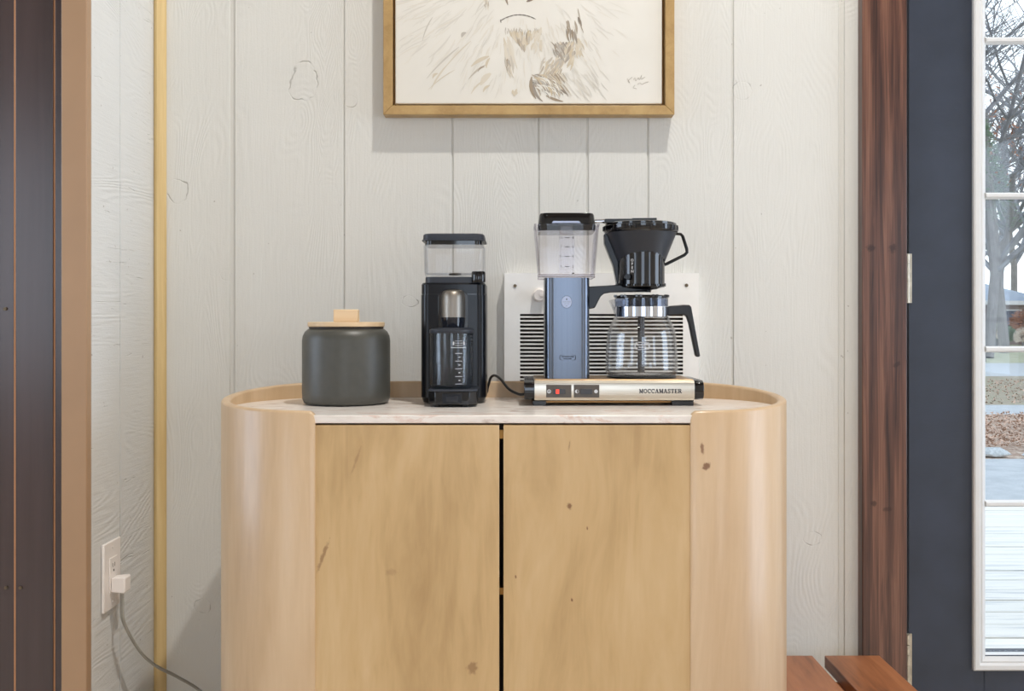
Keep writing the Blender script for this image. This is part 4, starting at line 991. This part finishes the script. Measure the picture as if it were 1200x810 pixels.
# mouth, nostrils and chin
for i in range(8):
    t0, t1 = i / 8, (i + 1) / 8; f = lambda t: (587 + 40 * t, 24 - 22 * t * (1 - t) * 1.05 - 2 * t)
    stroke(*f(t0 - .02), *f(t1 + .03), 1.3, DK, .78)
stroke(586.5, 23, 587.2, 27, 1.4, DK, .8); stroke(592, -4, 595.2, 6, 2.4, DK, .8); stroke(593.5, -2, 594.5, 5, 2, BRN, .8); stroke(617, 2, 628, -3, 3.4, BRN, .9); stroke(618, 1.5, 624, -2, 2, DK, .8)
cluster(18, (568, 573), (-6, 6), 85, (4, 9), (.8, 1.8), [BRN, TAN], (.25, .55), 1)
cluster(34, (590, 636), (32, 37), 90, (4, 7), (.6, 1.1), [BRN, GRY], (.35, .75), .6, 14)
for _ in range(70):
    x = rs.uniform(597, 634); ymax = 62 - abs(x - 615) * 1.0 - (0 if x < 618 else 4)
    y = rs.uniform(35, max(36.5, ymax - 6)); stroke(x, y, x + (615 - x) * .25 + rs.uniform(-1, 1), min(ymax, y + rs.uniform(6, 13)), rs.uniform(1.4, 3.0), rs.choice([TAN, BRN, TAN]), rs.uniform(.4, .75), .6)
cluster(16, (624, 636), (30, 52), 100, (8, 14), (1.5, 3.5), [TAN], (.3, .45), 1)
# dark patch on the right of the mane
cluster(60, (655, 674), (48, 70), 112, (6, 14), (1.8, 4.0), [BRN, GRY, TAN], (.4, .8), 1.2, 14)
cluster(22, (645, 660), (48, 66), 62, (7, 13), (1.0, 1.9), [BRN, GRY], (.5, .85), 1, 10)
cluster(16, (663, 674), (22, 40), 82, (9, 18), (1.4, 2.8), [BRN, GRY], (.6, .9), 1.2, 8)
cluster(14, (674, 684), (44, 60), 75, (8, 14), (1.6, 3.2), [TAN], (.4, .6), 1)
stroke(677, 10, 680, 24, 1.4, BRN, .6); stroke(677.5, 20, 681.5, 31, 3.4, GRY, .9); stroke(679, 26, 684, 39, 1.2, BRN, .7)
cluster(44, (636, 660), (66, 84), 118, (6, 14), (1.2, 2.6), [TAN, BRN], (.35, .7), 1.2, 14)
# bottom patch: curling dark strokes
for _ in range(62):
    x, y = rs.uniform(623, 650), rs.uniform(86, 106)
    stroke(x, y, x + rs.uniform(6, 13), y + rs.uniform(6, 15), rs.uniform(1.4, 3.4), rs.choice([GRY, BRN, GRY, TAN, DK]), rs.uniform(.5, .85), rs.uniform(-4, -1))
cluster(26, (644, 660), (84, 100), 52, (8, 18), (.9, 1.9), [BRN, TAN], (.5, .8), 1, 8)
stroke(623, 90, 628, 116, 4.5, BRN, .8, 3); stroke(625, 98, 636, 119, 3.5, GRY, .8, 3); stroke(657, 105, 666, 111, 2.4, GRY, .9); stroke(640, 112, 660, 119, 3, BRN, .8, 1)
for _ in range(20): x, y = rs.uniform(626, 650), rs.uniform(90, 108); stroke(x, y, x + rs.uniform(5, 9), y + rs.uniform(6, 10), rs.uniform(.9, 1.6), (224, 221, 213), 1.0, -2)
cluster(26, (655, 705), (80, 105), 52, (10, 22), (.6, 1.3), [TAN, GRY], (.10, .22), 1, 8)
cluster(8, (600, 606), (104, 108), 100, (3, 6), (2, 3), [TAN], (.4, .55), .5)
# upper face, above the picture's visible lower part
cluster(240, (500, 740), (-420, -60), lambda x, y: math.degrees(math.atan2(y + 230, x - 615)), (14, 40), (.9, 2.6), [TAN, GRY], (.1, .3), 2)
cluster(40, (575, 590), (-180, -165), 15, (6, 14), (1.2, 2.6), [DK, BRN], (.5, .9), 1); cluster(40, (640, 655), (-180, -165), 165, (6, 14), (1.2, 2.6), [DK, BRN], (.5, .9), 1)
for z_ in (4, 10): pass
so = obj('brush_strokes', bm, M['ink'], cv); so['kind'] = 'stuff'
# signature
bm = B()
sig = [[(735, 92), (738, 97), (736, 95), (741, 90)], [(742, 94), (744, 91), (745, 95), (748, 91), (749, 94)], [(749, 94), (752, 88), (751, 93), (756, 90)], [(744, 100), (742, 103), (746, 104)], [(747, 99), (750, 97), (752, 99), (756, 97), (760, 96)]]
for s_ in sig:
    pts = smooth_path([(px(x, QD), cy_ - .0004, pz(y, QD)) for x, y in s_], 4); tube(bm, pts, .00035, 4)
obj('signature', bm, M['mark_pale'], cv)

# ------------------------------------------------------------------ outlet and plug
oy0, oy1, oz0, oz1 = Y(1.773), Y(1.849), pz(720, 1.773), pz(639, 1.773)
oc = (oy0 + oy1) / 2; ozc = (oz0 + oz1) / 2
ot = thing('wall_outlet', 'white rectangular outlet plate on the grey return wall', 'outlet', (WX0 + .0005, oc, ozc))
def xbox(bm, x0, x1, ycen, zcen, w, h): return box(bm, x0, x1, ycen - w / 2, ycen + w / 2, zcen - h / 2, zcen + h / 2)
obj('cover_plate', xbox(B(), WX0 + .0006, WX0 + .0065, oc, ozc, oy1 - oy0, oz1 - oz0), M['white_plastic'], ot, bevel=.002)
sk = obj('socket', xbox(B(), WX0 + .0066, WX0 + .0085, oc, ozc, .034, .068), M['white_plastic'], ot, bevel=.0008)
for dy in (-.0045, .0045): obj('slot', xbox(B(), WX0 + .0082, WX0 + .0088, oc + dy, ozc + .019, .0014, .0075), M['slot'], sk)
bm = B(); obj('slot', xbox(bm, WX0 + .0082, WX0 + .0088, oc, ozc + .0085, .0036, .004), M['slot'], sk)
for dz in (-.052, .052): obj('plate_screw', xbox(B(), WX0 + .0062, WX0 + .0072, oc, ozc + dz, .005, .005), M['white_plastic'], ot, bevel=.001)
pzc = ozc - .018
pl = thing('power_plug', 'white plug with grey flat cord in the lower outlet socket', 'plug', (WX0 + .009, oc, pzc))
bm = B(); x0, x1 = WX0 + .0087, WX0 + .036
loft(bm, [[(x, oc + y, pzc + z) for y, z in ((-w, -h), (w, -h), (w, h), (-w, h))] for x, w, h in ((x0, .013, .0135), (x1 - .004, .0145, .0155), (x1, .013, .014))]); obj('plug_body', bm, M['white_plastic'], pl, bevel=.002)
bm = B(); cxx = WX0 + .024
cp_ = [(cxx, oc, pzc - .012), (cxx + .001, oc - .001, pzc - .035), (cxx + .004, oc, pzc - .075), (px(163, 1.86), Y(1.86), pz(762, 1.86)), (px(182, 1.9), Y(1.9), pz(780, 1.9)), (px(207, 1.94), Y(1.94), pz(793, 1.94)), (px(237, 1.97), Y(1.97), pz(812, 1.97)), (-.60, -.06, .17), (-.54, -.045, .07), (-.46, -.045, .006)]
tube(bm, smooth_path(cp_, 8), .0030, 10, flat=2.2); obj('cord', bm, M['cord'], pl)

# ------------------------------------------------------------------ bench
bh = .332; th = .026
bn = thing('bench', 'low stained cedar bench of two boards beside the right end of the sideboard', 'bench', (.627, -.55, 0))
for a, b in ((.500, px(952, 1.95)), (px(966, 1.95), px(1030.5, 1.95))):
    a = max(a, .503); obj('seat_board', box(B(), a, b, -.98, -.095, bh - th, bh), M['bench'], bn, bevel=.002)
for y in (-.2, -.88):
    obj('crosspiece', box(B(), .52, .740, y - .03, y + .03, bh - th - .03, bh - th - .0004), M['bench'], bn, bevel=.001)
    for x in (.52, .700): obj('leg', box(B(), x, x + .04, y - .022, y + .022, .0005, bh - th - .0305), M['bench'], bn, bevel=.001)

# ------------------------------------------------------------------ outside the door
M['deck'] = None
def deckmat():
    t = NT('weathered_white_deck'); co = t.coord(rnd=7)
    n = t.noise(t.vmath('MULTIPLY', co, (1.6, 40, 10)), 1, 5, .6); n2 = t.noise(t.vmath('MULTIPLY', co, (3, 160, 10)), 1, 3)
    col = t.ramp(t.math('ADD', t.math('MULTIPLY', n, .6), t.math('MULTIPLY', n2, .4)), [(.36, lin((170, 172, 178))), (.46, lin((228, 222, 213))), (.7, lin((238, 231, 222)))])
    t.pbsdf(col, .6, 0, t.bump(n2, .2, .001), .3); return t.m
M['deck'] = deckmat()
def groundmat(name, stops, s1=6, s2=40, bump=.5):
    t = NT(name); co = t.coord()
    f = t.math('ADD', t.math('MULTIPLY', t.noise(co, s1, 4), .5), t.math('MULTIPLY', t.noise(co, s2, 4), .5))
    t.pbsdf(t.ramp(f, [(p, lin(c)) for p, c in stops]), .85, 0, t.bump(f, bump, .02), .2); return t.m
M['asphalt'] = groundmat('pale_asphalt', [(.4, (166, 168, 170)), (.6, (188, 189, 190))], 4, 60)
M['litter'] = groundmat('leaf_litter_ground', [(.36, (120, 96, 82)), (.5, (170, 144, 126)), (.6, (206, 190, 174)), (.68, (146, 116, 98))], 5, 22)
M['bank'] = groundmat('dry_bank', [(.36, (126, 118, 102)), (.5, (160, 146, 128)), (.62, (138, 140, 116))], 2, 14)
M['lawn'] = groundmat('winter_lawn', [(.38, (150, 150, 124)), (.62, (188, 186, 158))], 2, 20)
M['stone'] = groundmat('kerb_stone', [(.36, (150, 154, 156)), (.62, (196, 198, 198))], 8, 30)
M['leaf'] = plain('dry_leaf', (186, 154, 134), .8, var=.4, scale=3)
M['bark'] = groundmat('grey_bark', [(.36, (104, 100, 98)), (.62, (146, 142, 140))], 3, 30)
M['twig'] = plain('grey_twigs', (136, 136, 140), .9, var=.2, scale=2)
M['rust_leaf'] = plain('rust_leaves', (164, 112, 84), .8, var=.35, scale=2)
M['green_leaf'] = plain('evergreen_needles', (98, 122, 92), .8, var=.3, scale=2)
M['pale'] = plain('pale_dry_plumes', (226, 216, 204), .9, var=.12, scale=6)
M['house_wall'] = groundmat('brown_house_wall', [(.4, (128, 112, 108)), (.6, (156, 140, 134))], 1, 3)
M['roof'] = groundmat('blue_grey_roof', [(.4, (140, 150, 164)), (.6, (164, 172, 184))], 1, 6)
GZ = -.60
dk = thing('deck', 'bleached white plank deck outside the glazed door', 'deck', kind='structure')
y = .14; i = 0
while y < 3.6:
    obj('plank', box(B(), -1.5, 6.5, y, y + .138, -.085, -.05 + (.002 if i % 3 == 1 else 0)), M['deck'], dk, bevel=.003); y += .1455; i += 1
bm = B(); box(bm, -1.5, 6.5, .14, .2, -.3, -.086); box(bm, -1.5, 6.5, 3.5, 3.56, -.3, -.086)
for x in (-1.3, 2, 4, 6.2): box(bm, x, x + .09, 3.4, 3.49, GZ, -.086); box(bm, x, x + .09, .22, .31, GZ, -.086)
obj('joist', bm, M['deck'], dk)
bm = B(); box(bm, .70, 2 * XM - .70, .101, .138, -.06, -.004); struct('trim_6', bm, M['white'], 'white threshold under the glazed door', 'trim')
def strip(name, y0, y1, z0, z1, mat, label, cat, bumpy=0.0, nx=40, ny=8):
    bm = B(); V = {}
    rg = random.Random(hash(name) % 100 if False else len(name))
    for j in range(ny + 1):
        for i in range(nx + 1):
            yy = y0 + (y1 - y0) * j / ny; zz_ = z0 + (z1 - z0) * j / ny
            V[i, j] = bm.verts.new((-30 + 100 * i / nx, yy, zz_ + (rg.uniform(-1, 1) * bumpy if 0 < j < ny else 0)))
    for j in range(ny):
        for i in range(nx): bm.faces.new((V[i, j], V[i + 1, j], V[i + 1, j + 1], V[i, j + 1]))
    return struct(name, bm, mat, label, cat)
strip('ground_driveway', -.0 + .2, 9.25, GZ, GZ, M['asphalt'], 'pale asphalt driveway beyond the deck', 'driveway')
strip('ground_leaf_bed', 9.25, 14.3, GZ - .02, GZ + .05, M['litter'], 'leaf-covered bed beyond the stone kerb', 'ground', .03, 200, 8)
strip('ground_path', 14.3, 16.2, GZ + .05, GZ + .05, M['asphalt'], 'pale path between the leaf bed and the bank', 'path')
strip('ground_bank', 16.2, 27.6, GZ + .05, GZ - .02, M['bank'], 'dry leafy bank beyond the path', 'ground', .05, 200, 8)
strip('ground_street', 27.6, 37.5, GZ - .02, GZ - .02, M['asphalt'], 'pale street in front of the far house', 'street')
strip('ground_lawn', 37.5, 95, GZ - .02, .5, M['lawn'], 'winter lawn around the far house', 'lawn', .03)
# kerb stones
def rock(w, d, h, seed):
    r = random.Random(seed); bm = B(); bmesh.ops.create_icosphere(bm, subdivisions=2, radius=1)
    for v in bm.verts: v.co = Vector((v.co.x * w * r.uniform(.85, 1.1), v.co.y * d * r.uniform(.85, 1.1), max(-.3, v.co.z) * h * r.uniform(.85, 1.1)))
    return bm
rk = []
for q in range(3): rk.append(rock(.24, .12, .085, q))
x = 3.2; i = 0; protos = []
while x < 8.6:
    w = (.21 + .04 * ((i * 7) % 3))
    if i < 3: o = obj('kerb_stone', rk[i], M['stone']); protos.append(o)
    else: o = protos[i % 3].copy(); COL.objects.link(o)
    o.location = (x, 9.45 + .07 * math.sin(i * 1.7), GZ + .03); o.rotation_euler = (0, 0, math.sin(i * 2.3) * .35)
    tag(o, 'rounded grey stone in the kerb row along the driveway edge', 'stone', 'kerb stones along the driveway'); x += .50 + .03 * (i % 3); i += 1
# fallen leaves
bm = B(); rl_ = random.Random(5)
for _ in range(9000):
    x, yy = rl_.uniform(2.5, 12), rl_.uniform(9.80, 14.2)
    if rl_.random() < .3: yy = rl_.uniform(16.3, 24); x = rl_.uniform(5, 18)
    z = GZ + .04 + rl_.uniform(0, .05); s_ = rl_.uniform(.022, .045); a = rl_.uniform(0, PI); c, sn = math.cos(a) * s_, math.sin(a) * s_
    q = [bm.verts.new(p) for p in ((x - c, yy - sn, z + rl_.uniform(0, .05)), (x + sn * .6, yy - c * .6, z), (x + c, yy + sn, z + rl_.uniform(0, .06)), (x - sn * .6, yy + c * .6, z + .02))]; bm.faces.new(q)
lo = obj('fallen_leaves', bm, M['leaf']); tag(lo, 'brown fallen leaves scattered over the bed and bank', 'leaves', kind='stuff')
# trees
def tree(loc, h, r0, seed, label, group, leaves=0, leafmat=None, depth=4, spread=.62, first=.35, lean=0.0, twigs=True):
    r = random.Random(seed); t = thing('bare_tree', label, 'tree', loc, group)
    base = Vector(loc); segs = []; tips = []
    bt = B(); bb_ = B()
    def grow(p, d, ln, rad_, lev):
        n = 3; pts = [p]; q = p.copy(); dd = d.copy()
        for i in range(n):
            dd = (dd + Vector((r.uniform(-1, 1), r.uniform(-1, 1), r.uniform(-.5, .7))) * .16).normalized(); q = q + dd * ln / n; pts.append(q.copy())
        tube(bt if lev == 0 else bb_, pts, [rad_ * (1 - .35 * i / n) for i in range(n + 1)], 8 if lev == 0 else (5 if lev < 2 else 3), False)
        if lev >= depth: tips.append(q.copy()); return
        for kk in range(r.choice((3, 4)) if lev else 6):
            f = r.uniform(first, 1.0) if lev == 0 else r.uniform(.3, 1.0)
            pp = pts[min(n, max(1, int(f * n + .5)))]
            a = r.uniform(0, 2 * PI); nd = (dd * (1 - spread * .5) + Vector((math.cos(a), math.sin(a), r.uniform(-.15, .45))) * spread).normalized()
            grow(pp.copy(), nd, ln * r.uniform(.50, .72), rad_ * (.48 if lev == 0 else .60), lev + 1)
            if lev >= 2: tips.append(pp.copy())
    grow(base.copy(), Vector((lean, 0, 1)).normalized(), h * .55, r0, 0)
    obj('trunk', bt, M['bark'], t); obj('branches', bb_, M['twig'], t)['kind'] = 'stuff'
    if leaves and tips:
        bl_ = B()
        for _ in range(leaves):
            p = r.choice(tips) + Vector((r.uniform(-1, 1), r.uniform(-1, 1), r.uniform(-1, 1))) * h * .05; s_ = r.uniform(.04, .10) * h / 8
            a = Vector((r.uniform(-1, 1), r.uniform(-1, 1), r.uniform(-1, 1))).normalized() * s_; b = a.orthogonal().normalized() * s_ * .6
            bl_.faces.new([bl_.verts.new(q) for q in (p - a, p - b, p + a, p + b)])
        obj('leaves', bl_, leafmat, t)['kind'] = 'stuff'
    return t
tree((27.2, 52.2, -.36), 19.0, .27, 5, 'leaning grey tree with a few rust leaves in front of the house', None, 700, M['rust_leaf'], 5, .7, .45, .16)
G_ = 'bare trees beyond the street'
for (x, yy, h, s_, lab) in ((21.9, 41.5, 22, 2, 'bare grey tree on the lawn nearest the street'), (25.0, 46.0, 25, 3, 'bare grey tree on the lawn behind the one nearest the street'), (24.0, 51.5, 26, 12, 'bare grey tree on the lawn just left of the leaning tree'),
        (33.5, 69, 30, 15, 'bare grey tree behind the house, nearest its ridge'), (38.5, 73, 32, 6, 'bare grey tree behind the right end of the house'), (43.5, 80, 32, 7, 'bare grey tree far behind the house, rightmost of all'), (19.0, 44.5, 24, 18, 'bare grey tree on the lawn, leftmost of the grove'), (36.5, 62, 26, 19, 'bare grey tree beside the right end wall of the house')):
    tree((x, yy, -.6 + (yy - 37.5) * .0195), h, .14 + h * .005, s_, lab, G_, 0, None, 5 if yy < 60 else 4, .75, .25)
# further along the street: copies of two of the trees with their parts
srcs = [o for o in COL.objects if o.type == 'EMPTY' and o.get('group') == G_][:2]
for i, (x, yy) in enumerate(((13.5, 43), (8, 47), (2.5, 44), (-4, 48), (46, 44), (57, 48))):
    o = srcs[i % 2]; c = o.copy(); COL.objects.link(c); c.location = (x, yy, -.5); c.rotation_euler = (0, 0, 1.1 * i + .6)
    c['label'] = 'bare grey winter tree further along the street'; c['group'] = 'bare trees further along the street'
    for ch in list(o.children): d = ch.copy(); COL.objects.link(d); d.parent = c
def conifer(loc, h, seed, label):
    r = random.Random(seed); t = thing('evergreen_tree', label, 'tree', loc); bm = B(); tube(bm, [Vector(loc), Vector(loc) + Vector((0, 0, h))], [.14, .02], 8); obj('trunk', bm, M['bark'], t)
    bm = B()
    for _ in range(1500):
        f = .55 + .45 * r.random() ** .8; rad_ = h * .34 * (1 - f) + .1; a = r.uniform(0, 2 * PI); q = rad_ * math.sqrt(r.random()); p = Vector(loc) + Vector((q * math.cos(a), q * math.sin(a), .6 + f * (h - .6) - q * .25))
        d = Vector((math.cos(a), math.sin(a), r.uniform(-.5, .2))).normalized() * r.uniform(.12, .28); b = d.orthogonal().normalized() * .02
        bm.faces.new([bm.verts.new(x) for x in (p - b, p + d, p + b)])
    obj('needles', bm, M['green_leaf'], t)['kind'] = 'stuff'
conifer((20.2, 38.6, -.60), 10.5, 4, 'green conifer with a bare lower trunk among the bare trees across the street')
def clump(loc, w, h, seed, label, mat, cat, name, n=2600):
    r = random.Random(seed); t = thing(name, label, cat, loc); bm = B(); c = Vector(loc)
    tube(bm, [c, c + Vector((0, 0, h * .45))], [.06, .04], 8); obj('stem', bm, M['twig'], t); bm = B()
    for _ in range(n):
        a, b = r.uniform(0, 2 * PI), math.acos(r.uniform(-.7, 1)); q = r.uniform(.55, 1.0); p = c + Vector((w * q * math.sin(b) * math.cos(a), w * q * math.sin(b) * math.sin(a), h * .6 + h * .42 * q * math.cos(b)))
        d = (p - c - Vector((0, 0, h * .5))).normalized() * w * .18 + Vector((0, 0, -w * .06)); e = d.orthogonal().normalized() * w * .035
        bm.faces.new([bm.verts.new(x) for x in (p - e, p + d, p + e)])
    obj('plumes', bm, mat, t)['kind'] = 'stuff'
clump((26.55, 50.0, -.38), .52, 1.75, 1, 'rounded cream clump of dry plumes at the foot of the leaning tree', M['pale'], 'plant', 'ornamental_grass')
clump((28.3, 50.4, -.38), .45, 1.2, 2, 'smaller cream clump of dry plumes right of the leaning tree', M['pale'], 'plant', 'ornamental_grass')
clump((28.3, 53.2, -.34), 1.0, 1.3, 3, 'dark green shrub behind the cream plumes', M['green_leaf'], 'shrub', 'evergreen_shrub')
clump((31.3, 55.3, -.3), 1.1, 2.2, 5, 'brown leafy shrub against the wall of the house', M['rust_leaf'], 'shrub', 'leafy_shrub', 1800)
# far house
hs = thing('far_house', 'low brown house with blue-grey hipped roof across the street', 'house', (27, 60, -.15))
bm = B(); box(bm, 21.0, 32.6, 57.0, 63.5, -.3, 2.45); obj('house_wall', bm, M['house_wall'], hs)
bm = B(); v = [bm.verts.new(p) for p in ((20.1, 56.3, 2.46), (33.5, 56.3, 2.46), (33.5, 64.2, 2.46), (20.1, 64.2, 2.46), (24.0, 60.2, 3.75), (30.9, 60.2, 3.75))]
for f in ((0, 1, 5, 4), (1, 2, 5), (2, 3, 4, 5), (3, 0, 4), (0, 3, 2, 1)): bm.faces.new([v[k] for k in f])
obj('roof', bm, M['roof'], hs)
obj('fascia', box(B(), 20.1, 33.5, 56.2, 56.29, 2.22, 2.47), M['white'], hs)
for x in (22.4, 25.0, 27.9, 31.2):
    w = obj('window', box(B(), x - .55, x + .55, 56.93, 56.995, .8, 1.95), M['white'], hs); obj('pane', box(B(), x - .46, x + .46, 56.90, 56.929, .89, 1.86), M['smoke'], w)
